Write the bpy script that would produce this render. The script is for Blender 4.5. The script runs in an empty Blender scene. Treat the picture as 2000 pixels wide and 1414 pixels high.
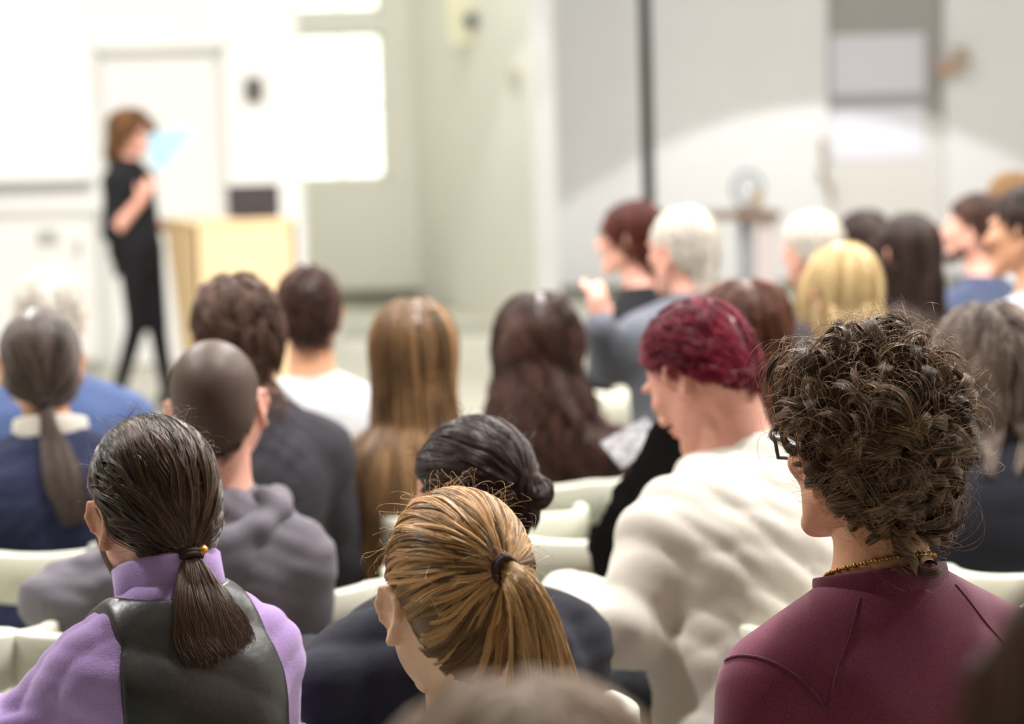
import bpy, math, random
import numpy as np
from mathutils import Vector, Matrix
S = bpy.context.scene
C = S.collection
rad = math.radians
rng = np.random.default_rng(7)
random.seed(7)

# ------------------------------------------------------------------ camera, world, light, exposure
FPX, HZ, ROLL, CAMZ = 4500.0, 232.0, 0.028, 1.6
pitch = math.atan((707 - HZ) / FPX)
cF = np.array([0, math.cos(pitch), -math.sin(pitch)]); cX = np.array([1.0, 0, 0]); cUp = np.cross(cX, cF)
cR = cX * math.cos(ROLL) - cUp * math.sin(ROLL); cU = cX * math.sin(ROLL) + cUp * math.cos(ROLL)
cam_d = bpy.data.cameras.new('camera'); cam = bpy.data.objects.new('camera', cam_d); C.objects.link(cam)
M = Matrix(((cR[0], cU[0], -cF[0], 0), (cR[1], cU[1], -cF[1], 0), (cR[2], cU[2], -cF[2], CAMZ), (0, 0, 0, 1)))
cam.matrix_world = M
cam_d.sensor_width = 36; cam_d.lens = FPX / 2000 * 36; cam_d.clip_end = 100; cam_d.clip_start = 0.05
cam_d.dof.use_dof = True; cam_d.dof.focus_distance = 2.9; cam_d.dof.aperture_fstop = 2.9
S.camera = cam
def at(px, py, D):
    "world point seen at pixel (px,py) of the 2000x1414 frame at world depth y = D"
    d = cF + cR * ((px - 1000) / FPX) + cU * ((707 - py) / FPX)
    return np.array([0, 0, CAMZ]) + d * (D / d[1])

S.view_settings.view_transform = 'Standard'; S.view_settings.look = 'None'
S.view_settings.gamma = 1; S.view_settings.exposure = 0.0
S.view_settings.use_curve_mapping = False
S.cycles.use_denoising = True
S.cycles.max_bounces = 8; S.cycles.diffuse_bounces = 4; S.cycles.transparent_max_bounces = 8
S.cycles.caustics_reflective = False; S.cycles.caustics_refractive = False
w = bpy.data.worlds.new('World'); S.world = w; w.use_nodes = True
w.node_tree.nodes['Background'].inputs[0].default_value = (0.95, 1.0, 0.86, 1)
w.node_tree.nodes['Background'].inputs[1].default_value = 3.0

def light(name, kind, loc, energy, color=(1, .97, .93), size=.3, target=None, **kw):
    ld = bpy.data.lights.new(name, kind); ld.energy = energy; ld.color = color
    if kind == 'AREA':
        ld.shape = kw.get('shape', 'DISK'); ld.size = size
        if 'size_y' in kw: ld.size_y = kw['size_y']
    else: ld.shadow_soft_size = size
    if kind == 'SPOT': ld.spot_size = kw.get('angle', 1.0); ld.spot_blend = kw.get('blend', .1)
    o = bpy.data.objects.new(name, ld); C.objects.link(o); o.location = loc
    if target is not None:
        o.rotation_euler = (Vector(target) - Vector(loc)).to_track_quat('-Z', 'Y').to_euler()
    return o
CEIL = 4.4
LAMPS = [(x, y) for y in (4.25, 6.9, 9.5, 12.1) for x in (-2.6, 0.6, 3.8)]
for (x, y) in LAMPS:
    light('downlight_beam', 'AREA', (x, y, CEIL - .09), 150 if y < 11 else 40, (1, .98, .955), .22)
for (x, y, e) in ((0, 5, 60), (0, 10, 45)):
    light('ceiling_fill', 'AREA', (x, y, CEIL - .12), e, (1, .975, .95), 5.0, shape='RECTANGLE', size_y=1.2)  # unseen soft fill lights added under the ceiling, no fixtures
light('stage_fill', 'AREA', (-2.6, 12.6, CEIL - .12), 40, (1, .985, .97), 3.2, target=(-2.9, 15.5, 1.2), shape='RECTANGLE', size_y=.5)  # unseen fill light added to brighten the white front wall
light('wall_fill', 'AREA', (3.2, 16.2, CEIL - .12), 88, (1, .985, .98), 5.0, target=(3.2, 20.4, 1.0), shape='RECTANGLE', size_y=.4)  # added light out of view, lifts the right-hand back wall
light('recess_fill', 'AREA', (-.9, 18.2, CEIL - .12), 45, (1, .99, .93), 1.6, shape='RECTANGLE', size_y=.4)  # extra unseen light added to brighten the recess
light('stage_spot', 'SPOT', (2.75, 17.92, 4.1), 430, (1, .98, .97), .04, target=(2.75, 17.921, 0), angle=rad(93.8), blend=.05)
light('recess_spot', 'SPOT', (-.45, 18.0, 4.1), 130, (1, .98, .96), .04, target=(-.45, 18.001, 0), angle=rad(52), blend=.06)

# ------------------------------------------------------------------ small helpers
def srgb(h):
    if isinstance(h, str):
        h = h.lstrip('#'); c = [int(h[i:i + 2], 16) / 255 for i in (0, 2, 4)]
    else: c = h
    return tuple(x / 12.92 if x <= .04045 else ((x + .055) / 1.055) ** 2.4 for x in c) + (1,)
_mats = {}
def mat(name, col, rough=.6, noise=0.0, nscale=30, bump=0.0, bscale=200, metal=0, sss=0, spec=.5, emit=None, estr=1, sheen=0, coat=0, alpha=1, stretch=None):
    if name in _mats: return _mats[name]
    m = bpy.data.materials.new(name); m.use_nodes = True; nt = m.node_tree; b = nt.nodes['Principled BSDF']
    base = srgb(col); b.inputs['Base Color'].default_value = base
    b.inputs['Roughness'].default_value = rough; b.inputs['Metallic'].default_value = metal
    b.inputs['Specular IOR Level'].default_value = spec
    if sss:
        b.inputs['Subsurface Weight'].default_value = sss; b.inputs['Subsurface Radius'].default_value = (.012, .005, .003)
        b.inputs['Subsurface Scale'].default_value = 1.0
    if sheen: b.inputs['Sheen Weight'].default_value = sheen; b.inputs['Sheen Roughness'].default_value = .5
    if coat: b.inputs['Coat Weight'].default_value = coat
    if alpha < 1: b.inputs['Alpha'].default_value = alpha
    if emit: b.inputs['Emission Color'].default_value = srgb(emit); b.inputs['Emission Strength'].default_value = estr
    tc = nt.nodes.new('ShaderNodeTexCoord')
    src = tc.outputs['Object']
    if stretch:
        mp = nt.nodes.new('ShaderNodeMapping'); mp.inputs['Scale'].default_value = stretch
        nt.links.new(src, mp.inputs[0]); src = mp.outputs[0]
    if noise:
        n = nt.nodes.new('ShaderNodeTexNoise'); n.inputs['Scale'].default_value = nscale; n.inputs['Detail'].default_value = 4
        nt.links.new(src, n.inputs['Vector'])
        mx = nt.nodes.new('ShaderNodeMix'); mx.data_type = 'RGBA'
        mx.inputs[6].default_value = tuple(c * (1 - noise) for c in base[:3]) + (1,)
        mx.inputs[7].default_value = tuple(min(1, c * (1 + noise)) for c in base[:3]) + (1,)
        cr = nt.nodes.new('ShaderNodeValToRGB'); cr.color_ramp.elements[0].position = .3; cr.color_ramp.elements[1].position = .7
        nt.links.new(n.outputs['Fac'], cr.inputs[0]); nt.links.new(cr.outputs[0], mx.inputs[0]); nt.links.new(mx.outputs[2], b.inputs['Base Color'])
    if bump:
        n2 = nt.nodes.new('ShaderNodeTexNoise'); n2.inputs['Scale'].default_value = bscale; n2.inputs['Detail'].default_value = 3
        nt.links.new(src, n2.inputs['Vector'])
        bp = nt.nodes.new('ShaderNodeBump'); bp.inputs['Strength'].default_value = bump; bp.inputs['Distance'].default_value = .002
        nt.links.new(n2.outputs['Fac'], bp.inputs['Height']); nt.links.new(bp.outputs[0], b.inputs['Normal'])
    _mats[name] = m
    return m
def hair_mat(name, dark, light_, rough=.38, spec=.5):
    spec *= .55
    if name in _mats: return _mats[name]
    m = bpy.data.materials.new(name); m.use_nodes = True; nt = m.node_tree; b = nt.nodes['Principled BSDF']
    a = nt.nodes.new('ShaderNodeAttribute'); a.attribute_name = 'tone'
    cr = nt.nodes.new('ShaderNodeValToRGB')
    cr.color_ramp.elements[0].color = srgb(dark); cr.color_ramp.elements[1].color = srgb(light_)
    nt.links.new(a.outputs['Fac'], cr.inputs[0]); nt.links.new(cr.outputs[0], b.inputs['Base Color'])
    b.inputs['Roughness'].default_value = rough; b.inputs['Specular IOR Level'].default_value = spec
    _mats[name] = m
    return m

def obj(name, verts, quads, m, parent=None, smooth=True, tone=None):
    me = bpy.data.meshes.new(name)
    verts = np.asarray(verts, np.float32)
    if isinstance(quads, np.ndarray):
        nq, k = quads.shape
        me.vertices.add(len(verts)); me.vertices.foreach_set('co', verts.ravel())
        me.loops.add(nq * k); me.loops.foreach_set('vertex_index', quads.astype(np.int32).ravel())
        me.polygons.add(nq); me.polygons.foreach_set('loop_start', np.arange(0, nq * k, k, dtype=np.int32))
        try: me.polygons.foreach_set('loop_total', np.full(nq, k, np.int32))
        except Exception: pass
        me.update(calc_edges=True)
    else:
        me.from_pydata([tuple(map(float, v)) for v in verts], [], [tuple(map(int, f)) for f in quads]); me.update()
    if smooth: me.polygons.foreach_set('use_smooth', np.ones(len(me.polygons), bool))
    if tone is not None:
        a = me.attributes.new('tone', 'FLOAT', 'POINT'); a.data.foreach_set('value', np.asarray(tone, np.float32))
    me.materials.append(m)
    o = bpy.data.objects.new(name, me); C.objects.link(o)
    if parent is not None: o.parent = parent
    return o
def tag(o, label=None, cat=None, group=None, kind=None):
    if label: o['label'] = label
    if cat: o['category'] = cat
    if group: o['group'] = group
    if kind: o['kind'] = kind
    return o
def empty(name, loc, yaw=0, **kw):
    o = bpy.data.objects.new(name, None); C.objects.link(o); o.location = tuple(map(float, loc)); o.rotation_euler = (0, 0, yaw)
    o.empty_display_size = .1
    tag(o, **kw); return o

class MB:
    "collects boxes, tubes and plates; build() links them as one mesh object"
    def __init__(s): s.v = []; s.f = []
    def add(s, v, f):
        n = len(s.v); s.v += [tuple(p) for p in v]; s.f += [tuple(i + n for i in q) for q in f]; return s
    def box(s, lo, hi, bev=0.0):
        lo = list(lo); hi = list(hi)
        if bev <= 0:
            v = [(x, y, z) for z in (lo[2], hi[2]) for y in (lo[1], hi[1]) for x in (lo[0], hi[0])]
            return s.add(v, [(0, 2, 3, 1), (4, 5, 7, 6), (0, 1, 5, 4), (2, 6, 7, 3), (0, 4, 6, 2), (1, 3, 7, 5)])
        # bevelled box: 24 vertices
        b = bev; v = []; idx = {}
        for sx in (0, 1):
            for sy in (0, 1):
                for sz in (0, 1):
                    c = [(lo, hi)[sx][0], (lo, hi)[sy][1], (lo, hi)[sz][2]]; d = [b if t == 0 else -b for t in (sx, sy, sz)]
                    for ax in range(3):
                        p = [c[i] + (d[i] if i != ax else 0) for i in range(3)]
                        idx[(sx, sy, sz, ax)] = len(v); v.append(tuple(p))
        f = []
        for ax in range(3):
            o1, o2 = [a for a in range(3) if a != ax]
            for t in (0, 1):
                def key(a, c): k = [0, 0, 0]; k[ax] = t; k[o1] = a; k[o2] = c; return idx[(k[0], k[1], k[2], ax)]
                f.append((key(0, 0), key(1, 0), key(1, 1), key(0, 1)))
            for a in (0, 1):
                for c in (0, 1):   # edge faces along ax
                    k0 = [0, 0, 0]; k1 = [0, 0, 0]; k0[o1] = k1[o1] = a; k0[o2] = k1[o2] = c; k1[ax] = 1
                    f.append((idx[(*k0, o1)], idx[(*k1, o1)], idx[(*k1, o2)], idx[(*k0, o2)]))
        for sx in (0, 1):
            for sy in (0, 1):
                for sz in (0, 1): f.append(tuple(idx[(sx, sy, sz, a)] for a in range(3)))
        return s.add(v, f)
    def tube(s, pts, r, n=10, cap=True):
        pts = [Vector(p) for p in pts]; rr = r if isinstance(r, (list, tuple)) else [r] * len(pts)
        v = []; f = []; prev = None
        for i, p in enumerate(pts):
            t = (pts[min(i + 1, len(pts) - 1)] - pts[max(i - 1, 0)]).normalized()
            a = prev if prev else (Vector((0, 0, 1)) if abs(t.z) < .9 else Vector((1, 0, 0)))
            a = (a - t * a.dot(t)).normalized(); prev = a; b = t.cross(a)
            for k in range(n):
                th = 2 * math.pi * k / n; v.append(p + (a * math.cos(th) + b * math.sin(th)) * rr[i])
        for i in range(len(pts) - 1):
            for k in range(n): f.append((i * n + k, i * n + (k + 1) % n, (i + 1) * n + (k + 1) % n, (i + 1) * n + k))
        if cap: f.append(tuple(range(n - 1, -1, -1))); f.append(tuple((len(pts) - 1) * n + k for k in range(n)))
        return s.add(v, f)
    def plate(s, outline, z0, z1):
        n = len(outline); v = [(x, y, z0) for x, y in outline] + [(x, y, z1) for x, y in outline]
        f = [tuple(range(n - 1, -1, -1)), tuple(range(n, 2 * n))] + [(i, (i + 1) % n, n + (i + 1) % n, n + i) for i in range(n)]
        return s.add(v, f)
    def build(s, name, m, parent=None, smooth=False):
        import bmesh
        me = bpy.data.meshes.new(name); me.from_pydata([tuple(map(float, p)) for p in s.v], [], s.f)
        bm = bmesh.new(); bm.from_mesh(me); bmesh.ops.recalc_face_normals(bm, faces=bm.faces); bm.to_mesh(me); bm.free()
        if smooth: me.polygons.foreach_set('use_smooth', np.ones(len(me.polygons), bool))
        me.materials.append(m); me.update()
        o = bpy.data.objects.new(name, me); C.objects.link(o)
        if parent is not None: o.parent = parent
        return o
def rrect(x0, x1, y0, y1, r, n=6):
    out = []
    for (cx, cy, a0) in ((x1 - r, y1 - r, 0), (x0 + r, y1 - r, 90), (x0 + r, y0 + r, 180), (x1 - r, y0 + r, 270)):
        for k in range(n + 1):
            a = rad(a0 + 90 * k / n); out.append((cx + r * math.cos(a), cy + r * math.sin(a)))
    return out
def copy_tree(o, parent=None):
    c = o.copy(); C.objects.link(c); c.parent = parent
    for ch in [x for x in C.objects if x.parent == o]: copy_tree(ch, c)
    return c

# ------------------------------------------------------------------ implicit surfaces on a grid
def axis(lo, hi, h, fine=None):
    if not fine: return np.arange(lo, hi + h, h, dtype=np.float32)
    a, b, hf = fine; a = max(a, lo); b = min(b, hi)
    n1 = max(1, int(round((a - lo) / h))); n2 = max(1, int(round((b - a) / hf))); n3 = max(1, int(round((hi - b) / h)))
    out = np.concatenate([np.linspace(lo, a, n1 + 1)[:-1], np.linspace(a, b, n2 + 1)[:-1], np.linspace(b, hi, n3 + 1)])
    return out.astype(np.float32)
class Field:
    def __init__(s, xs, ys, zs):
        s.ax = [xs, ys, zs]; s.f = np.full((len(xs), len(ys), len(zs)), .5, np.float32)
    def sub(s, lo, hi):
        sl = []
        for a, l, h in zip(s.ax, lo, hi):
            i = np.searchsorted(a, l) - 1; j = np.searchsorted(a, h) + 1
            sl.append(slice(max(i, 0), min(j, len(a))))
        if any(q.stop - q.start < 1 for q in sl): return None, None
        X = s.ax[0][sl[0]][:, None, None]; Y = s.ax[1][sl[1]][None, :, None]; Z = s.ax[2][sl[2]][None, None, :]
        return tuple(sl), (X, Y, Z)
    def put(s, fn, lo, hi, k, op='+'):
        m = k + .03
        sl, P = s.sub([l - m for l in lo], [h + m for h in hi])
        if sl is None: return
        d = fn(*P); a = s.f[sl]
        if op == '+':
            h = np.maximum(k - np.abs(a - d), 0) / k; s.f[sl] = np.minimum(a, d) - h * h * k / 4
        elif op == '-':
            h = np.maximum(k - np.abs(a + d), 0) / k; s.f[sl] = np.maximum(a, -d) + h * h * k / 4
        elif op == '&':
            h = np.maximum(k - np.abs(a - d), 0) / k; s.f[sl] = np.maximum(a, d) + h * h * k / 4
    def apply(s, prims, infl=0.0, kmul=1.0):
        for p in prims:
            if p[0] == 'cone':
                _, a, b, ra, rb, k, op, flat = p
                ra += infl; rb += infl; r = max(ra, rb) * 1.05
                a = np.asarray(a, np.float32); b = np.asarray(b, np.float32); ab = b - a; L2 = max(float(ab @ ab), 1e-9)
                def fn(X, Y, Z, a=a, ab=ab, L2=L2, ra=ra, rb=rb, flat=flat):
                    px, py, pz = X - a[0], Y - a[1], Z - a[2]
                    t = np.clip((px * ab[0] + py * ab[1] + pz * ab[2]) / L2, 0, 1)
                    dx, dy, dz = px - t * ab[0], py - t * ab[1], pz - t * ab[2]
                    if flat is not None:
                        n, sc = flat; q = dx * n[0] + dy * n[1] + dz * n[2]; e = q * (1 / sc - 1)
                        dx = dx + e * n[0]; dy = dy + e * n[1]; dz = dz + e * n[2]
                    d = np.sqrt(dx * dx + dy * dy + dz * dz) - (ra + (rb - ra) * t)
                    if flat is not None and flat[1] < 1: d = d * (.5 + .5 * flat[1])
                    return d
                rr = r * (max(1, flat[1]) if flat is not None else 1)
                s.put(fn, np.minimum(a, b) - rr, np.maximum(a, b) + rr, k * kmul, op)
            elif p[0] == 'ell':
                _, c, r, R, k, op = p
                c = np.asarray(c, np.float32); r = np.asarray(r, np.float32) + infl; R = np.eye(3) if R is None else R
                def fn(X, Y, Z, c=c, r=r, R=R):
                    px, py, pz = X - c[0], Y - c[1], Z - c[2]
                    q = [px * R[0, i] + py * R[1, i] + pz * R[2, i] for i in range(3)]
                    k0 = np.sqrt(sum((q[i] / r[i]) ** 2 for i in range(3))) + 1e-6
                    k1 = np.sqrt(sum((q[i] / r[i] ** 2) ** 2 for i in range(3))) + 1e-6
                    return k0 * (k0 - 1) / k1
                ext = np.abs(R) @ r
                s.put(fn, c - ext, c + ext, k * kmul, op)
    def sample(s, P):
        P = np.asarray(P, np.float32); sh = P.shape[:-1]; Q = P.reshape(-1, 3); I = []; T = []
        for i in range(3):
            a = s.ax[i]; x = np.clip(Q[:, i], a[0], a[-1] - 1e-6); j = np.clip(np.searchsorted(a, x, side='right') - 1, 0, len(a) - 2)
            I.append(j); T.append((x - a[j]) / (a[j + 1] - a[j]))
        r = 0
        for dx in (0, 1):
            for dy in (0, 1):
                for dz in (0, 1):
                    wgt = (T[0] if dx else 1 - T[0]) * (T[1] if dy else 1 - T[1]) * (T[2] if dz else 1 - T[2])
                    r = r + wgt * s.f[I[0] + dx, I[1] + dy, I[2] + dz]
        return r.reshape(sh)
    def grad(s, P, e=.006):
        g = np.stack([s.sample(P + e * np.eye(3)[i]) - s.sample(P - e * np.eye(3)[i]) for i in range(3)], -1)
        return g / (np.linalg.norm(g, axis=-1, keepdims=True) + 1e-9)
    def push(s, P, h):
        d = s.sample(P); need = np.maximum(h - d, 0)
        if need.max() <= 0: return P
        return P + s.grad(P) * need[..., None]
    def mesh(s):
        f = s.f; neg = f < 0
        c = [neg[dx:f.shape[0] - 1 + dx, dy:f.shape[1] - 1 + dy, dz:f.shape[2] - 1 + dz] for dx in (0, 1) for dy in (0, 1) for dz in (0, 1)]
        cnt = sum(x.astype(np.int8) for x in c); act = (cnt > 0) & (cnt < 8); I = np.argwhere(act)
        idx = np.full(act.shape, -1, np.int32); idx[tuple(I.T)] = np.arange(len(I))
        cor = np.array([(dx, dy, dz) for dx in (0, 1) for dy in (0, 1) for dz in (0, 1)])
        V = np.stack([f[I[:, 0] + q[0], I[:, 1] + q[1], I[:, 2] + q[2]] for q in cor], 1)
        acc = np.zeros((len(I), 3)); n = np.zeros(len(I))
        for a in range(8):
            for b in range(a + 1, 8):
                if np.abs(cor[a] - cor[b]).sum() != 1: continue
                m = (V[:, a] < 0) != (V[:, b] < 0); t = V[:, a] / (V[:, a] - V[:, b] + 1e-12)
                p = cor[a] + (cor[b] - cor[a]) * t[:, None]; acc[m] += p[m]; n[m] += 1
        p = acc / n[:, None]; out = np.empty((len(I), 3), np.float32)
        for i in range(3):
            a = s.ax[i]; out[:, i] = a[I[:, i]] + p[:, i] * (a[I[:, i] + 1] - a[I[:, i]])
        Q = []
        for ax in range(3):
            o = [i for i in range(3) if i != ax]
            sl0 = [slice(1, -1)] * 3; sl1 = [slice(1, -1)] * 3; sl0[ax] = slice(0, -1); sl1[ax] = slice(1, None)
            A = neg[tuple(sl0)]; B = neg[tuple(sl1)]; E = np.argwhere(A != B)
            if not len(E): continue
            E2 = E.copy(); E2[:, o[0]] += 1; E2[:, o[1]] += 1
            def g(d0, d1):
                J = E2.copy(); J[:, o[0]] -= d0; J[:, o[1]] -= d1; return idx[tuple(J.T)]
            q = np.stack([g(1, 1), g(0, 1), g(0, 0), g(1, 0)], 1)
            fl = A[tuple(E.T)]
            if ax == 1: fl = ~fl
            q[~fl] = q[~fl][:, ::-1]; Q.append(q)
        return out, np.concatenate(Q)
def cone(a, b, ra, rb, k=.03, op='+', flat=None): return ('cone', a, b, ra, rb, k, op, flat)
def ell(c, r, R=None, k=.03, op='+'): return ('ell', c, r, R, k, op)
def RX(a): c, s = math.cos(a), math.sin(a); return np.array([[1, 0, 0], [0, c, -s], [0, s, c]])
def RY(a): c, s = math.cos(a), math.sin(a); return np.array([[c, 0, s], [0, 1, 0], [-s, 0, c]])
def RZ(a): c, s = math.cos(a), math.sin(a); return np.array([[c, -s, 0], [s, c, 0], [0, 0, 1]])
def lerp(a, b, t): return np.asarray(a) * (1 - t) + np.asarray(b) * t
def nrm(v): v = np.asarray(v, float); return v / (np.linalg.norm(v, axis=-1, keepdims=True) + 1e-9)
def folds(P, amp, fr, seed, dirn=(0, 0, 1)):
    "cloth folds: warped ridges running across dirn"
    X, Y, Z = P; r = random.Random(seed); out = 0
    for i in range(3):
        d = nrm(np.array(dirn) + np.array([r.uniform(-.7, .7) for _ in range(3)]))
        w1 = nrm([r.uniform(-1, 1) for _ in range(3)]); ph = r.uniform(0, 6)
        u = (X * d[0] + Y * d[1] + Z * d[2]) * fr * (1 + .5 * i)
        v = np.sin((X * w1[0] + Y * w1[1] + Z * w1[2]) * fr * .55 + ph)
        v2 = np.sin((X * w1[1] + Y * w1[2] - Z * w1[0]) * fr * .35 + ph * 2)
        out = out + (np.abs(np.sin(u + 1.8 * v)) ** .8 - .6) * (.55 + .45 * v2) / (1 + .6 * i)
    return (out * amp).astype(np.float32)

# ------------------------------------------------------------------ hair
def strands(name, P, r, m, parent, tone, sides=3, taper=.35, extra=None):
    "many thin tubes in one mesh; P is (strands, points, 3)"
    N, n, _ = P.shape
    t = np.gradient(P, axis=1); t = nrm(t)
    ref = nrm(rng.normal(size=(N, 1, 3))); a = nrm(ref - t * (ref * t).sum(-1, keepdims=True)); b = np.cross(t, a)
    prof = np.interp(np.linspace(0, 1, n), [0, .6, 1], [1, 1, taper]); rr = (np.broadcast_to(np.asarray(r).reshape(-1, 1), (N, 1)) * prof[None])[..., None]
    ring = np.stack([P + rr * (math.cos(2 * math.pi * k / sides) * a + math.sin(2 * math.pi * k / sides) * b) for k in range(sides)], 2)
    V = ring.reshape(-1, 3)
    base = (np.arange(N)[:, None] * n + np.arange(n - 1)[None]) * sides
    Q = []
    for k in range(sides):
        k2 = (k + 1) % sides
        Q.append(np.stack([base + k, base + k2, base + sides + k2, base + sides + k], -1).reshape(-1, 4))
    Q = np.concatenate(Q); tn = np.repeat(np.asarray(tone, np.float32), n * sides) if np.ndim(tone) == 1 else np.repeat(tone.reshape(-1), sides)
    if extra is not None:
        Q = np.concatenate([Q, extra[1] + len(V)]); V = np.concatenate([V, extra[0]]); tn = np.concatenate([tn, extra[2]])
    return obj(name, V, Q, m, parent, tone=tn)
HL_A = [0, 35, 62, 80, 92, 102, 120, 150, 180]
HL_Z = [.082, .076, .050, .020, .022, -.012, -.052, -.078, -.084]
def radial(F, cen, D, h, lo=.05, hi=.21, it=9):
    "distance from cen along directions D at which the field equals h"
    lo = np.full(D.shape[:-1], lo, np.float32); hi = np.full(D.shape[:-1], hi, np.float32)
    for _ in range(it):
        mid = (lo + hi) / 2; v = F.sample(cen + D * mid[..., None]); ins = v < h
        lo = np.where(ins, mid, lo); hi = np.where(ins, hi, mid)
    return (lo + hi) / 2
def hair(cfg, root, F, hc, R, Fh=None):
    FC = F; F = Fh if Fh is not None else F
    st = cfg['style']; N = cfg.get('n', 2500); n = cfg.get('pts', 14); r0 = cfg.get('r', .0012); vol = cfg.get('vol', .010)
    cen = hc + R @ np.array([0, -.008, .03]); m = cfg['mat']
    if 'seed' in cfg: g = np.random.default_rng(cfg['seed'])
    else: g = rng
    hz = np.array(HL_Z) + cfg.get('hl', 0)
    if 'temple' in cfg: hz = hz + np.interp(HL_A, [0, 35, 60, 92, 110], [0, .5, 1, .6, 0]) * cfg['temple']
    if 'nape' in cfg: hz = hz + np.interp(HL_A, [0, 95, 180], [0, 0, cfg['nape']])
    def maskdir(Dl):   # directions in head frame -> root inside the hairline
        az = np.abs(np.degrees(np.arctan2(Dl[..., 0], Dl[..., 1]))); z = np.where(Dl[..., 2] > 0, Dl[..., 2] * .1, Dl[..., 2] * .13) + .03
        return z - np.interp(az, HL_A, hz)
    d = nrm(g.normal(size=(N * 4, 3))); d = d[maskdir(d) > 0][:N]; N = len(d)
    D0 = d @ R.T; h0 = .001
    rr = radial(F, cen, D0, h0); P0 = cen + D0 * rr[:, None]
    # cap under the strands
    na, nb = 56, 34
    A, B = np.meshgrid(np.linspace(-math.pi, math.pi, na, endpoint=False), np.linspace(.001, 2.75, nb), indexing='ij')
    Dl = np.stack([np.sin(B) * np.sin(A), np.sin(B) * np.cos(A), np.cos(B)], -1); mk = maskdir(Dl)
    capo = cfg.get('cap', .35 * vol) * (.55 if st == 'fall' else 1)
    cc = np.clip(mk / .02, 0, 1); hh = capo * cc - .002 * (1 - cc)
    rc = radial(F, cen, Dl @ R.T, hh); Vc = cen + (Dl @ R.T) * rc[..., None]
    ii = np.arange(na)[:, None]; jj = np.arange(nb - 1)[None]; q = np.stack([ii * nb + jj, ii * nb + jj + 1, ((ii + 1) % na) * nb + jj + 1, ((ii + 1) % na) * nb + jj], -1).reshape(-1, 4)
    q = q[(mk.reshape(-1)[q] > -.004).all(1)]
    extra = (Vc.reshape(-1, 3).astype(np.float32), q.astype(np.int32), np.full(na * nb, cfg.get('captone', .12), np.float32))
    G = cfg.get('clumps', 160); gi = g.choice(N, min(G, N), replace=False); own = np.argmax(d @ d[gi].T, 1)
    gt = g.uniform(0, 1, len(gi)); tc_ = cfg.get('tonec', .5); tone = np.clip(tc_ * gt[own] + (1 - tc_) * g.beta(2, 2.2, N) + cfg.get('tone', 0), 0, 1)
    lift = g.uniform(.15, 1, N)
    if st == 'pony':
        T = hc + R @ np.array(cfg['tie']); Td = nrm(T - cen); T = cen + Td * (radial(F, cen, Td[None], np.zeros(1))[0] + vol * .75 + .003)
        cl = cfg.get('clump', .5); dd = nrm(D0 * (1 - cl) + D0[gi][own] * cl + 1e-6)
        n1 = cfg.get('pts1', 14); t = np.linspace(0, 1, n1)[None, :, None]
        sgn = cfg.get('sweep', .0)
        cosw = np.clip((dd @ Td), -1, 1); om = np.arccos(cosw)[:, None, None] + 1e-4
        sl = (np.sin((1 - t) * om) * dd[:, None] + np.sin(t * om) * Td) / np.sin(om)
        up = R @ np.array([0, 0, 1.0]); arch = cfg.get('arch', .25) * np.sin(t * math.pi) * np.clip(om / 2, 0, 1)
        sl = nrm(sl + up * arch * (dd @ R[:, 0])[:, None, None] ** 2)
        wob = cfg.get('wob', .02) * np.sin(t * 7 + g.uniform(0, 6, (len(gi), 1, 1))[own]) * np.cross(sl, Td)
        sl = nrm(sl + wob)
        gv = g.uniform(-1, 1, len(gi))[own]
        h = (.0015 + vol * (.35 + .5 * lift[:, None] + .28 * gv[:, None] * np.sin(np.linspace(0, math.pi, n1))[None]) * np.sin(np.clip(np.linspace(.12, 1, n1), 0, .5) * math.pi)[None])
        rad_ = radial(F, cen, sl, h); P = cen + sl * rad_[..., None]
        # tail
        tp = np.array([hc + R @ np.array(p) for p in cfg['tail']]) if not cfg.get('tail_local') else np.array([T] + [T + np.array(p) for p in cfg['tail']])
        tw = np.array(cfg['tailw']); n2 = cfg.get('pts2', 14); u = np.linspace(0, 1, n2); k = np.linspace(0, 1, len(tp))
        cen_l = np.stack([np.interp(u, k, tp[:, i]) for i in range(3)], -1)
        for _ in range(2): cen_l[1:-1] = (cen_l[:-2] + cen_l[1:-1] * 2 + cen_l[2:]) / 4
        tt = nrm(np.gradient(cen_l, axis=0)); e1 = nrm(np.cross(tt, [0.05, 1, .1])); e2 = np.cross(e1, tt)
        ang = g.uniform(0, 6.28, N); ra = np.sqrt(g.uniform(0, 1, N)); wv = np.interp(u, np.linspace(0, 1, len(tw)), tw)
        ln = g.uniform(cfg.get('minlen', .8), 1, N); Ui = ln[:, None] * u[None]
        ct = np.stack([np.interp(Ui, u, cen_l[:, i]) for i in range(3)], -1); E1 = np.stack([np.interp(Ui, u, e1[:, i]) for i in range(3)], -1); E2 = np.stack([np.interp(Ui, u, e2[:, i]) for i in range(3)], -1)
        W = np.interp(Ui, np.linspace(0, 1, len(tw)), tw)
        ca, sa = np.cos(ang) * ra, np.sin(ang) * ra
        ph = g.uniform(0, 6.28, 24)[(ang * 3.8).astype(int) % 24]
        wv2 = cfg.get('tailwave', .004) * np.sin(Ui * 9 + ph[:, None]) * Ui
        Pt = ct + E1 * (W * ca[:, None] + wv2)[..., None] + E2 * (W * sa[:, None] * cfg.get('tailflat', .6) + wv2)[..., None]
        Pt = FC.push(Pt, .004 + .01 * lift[:, None])
        nsel = slice(None)
        # only strands that reach the tie continue in the tail
        P = np.concatenate([P[:, :-1] * 1.0, Pt], 1)
        bl = n1 - 1
        P[:, bl - 2:bl] = P[:, bl - 2:bl] * .6 + (Pt[:, :1]) * .4
        for _ in range(1): P[:, 1:-1] = (P[:, :-2] + 2 * P[:, 1:-1] + P[:, 2:]) / 4
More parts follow.
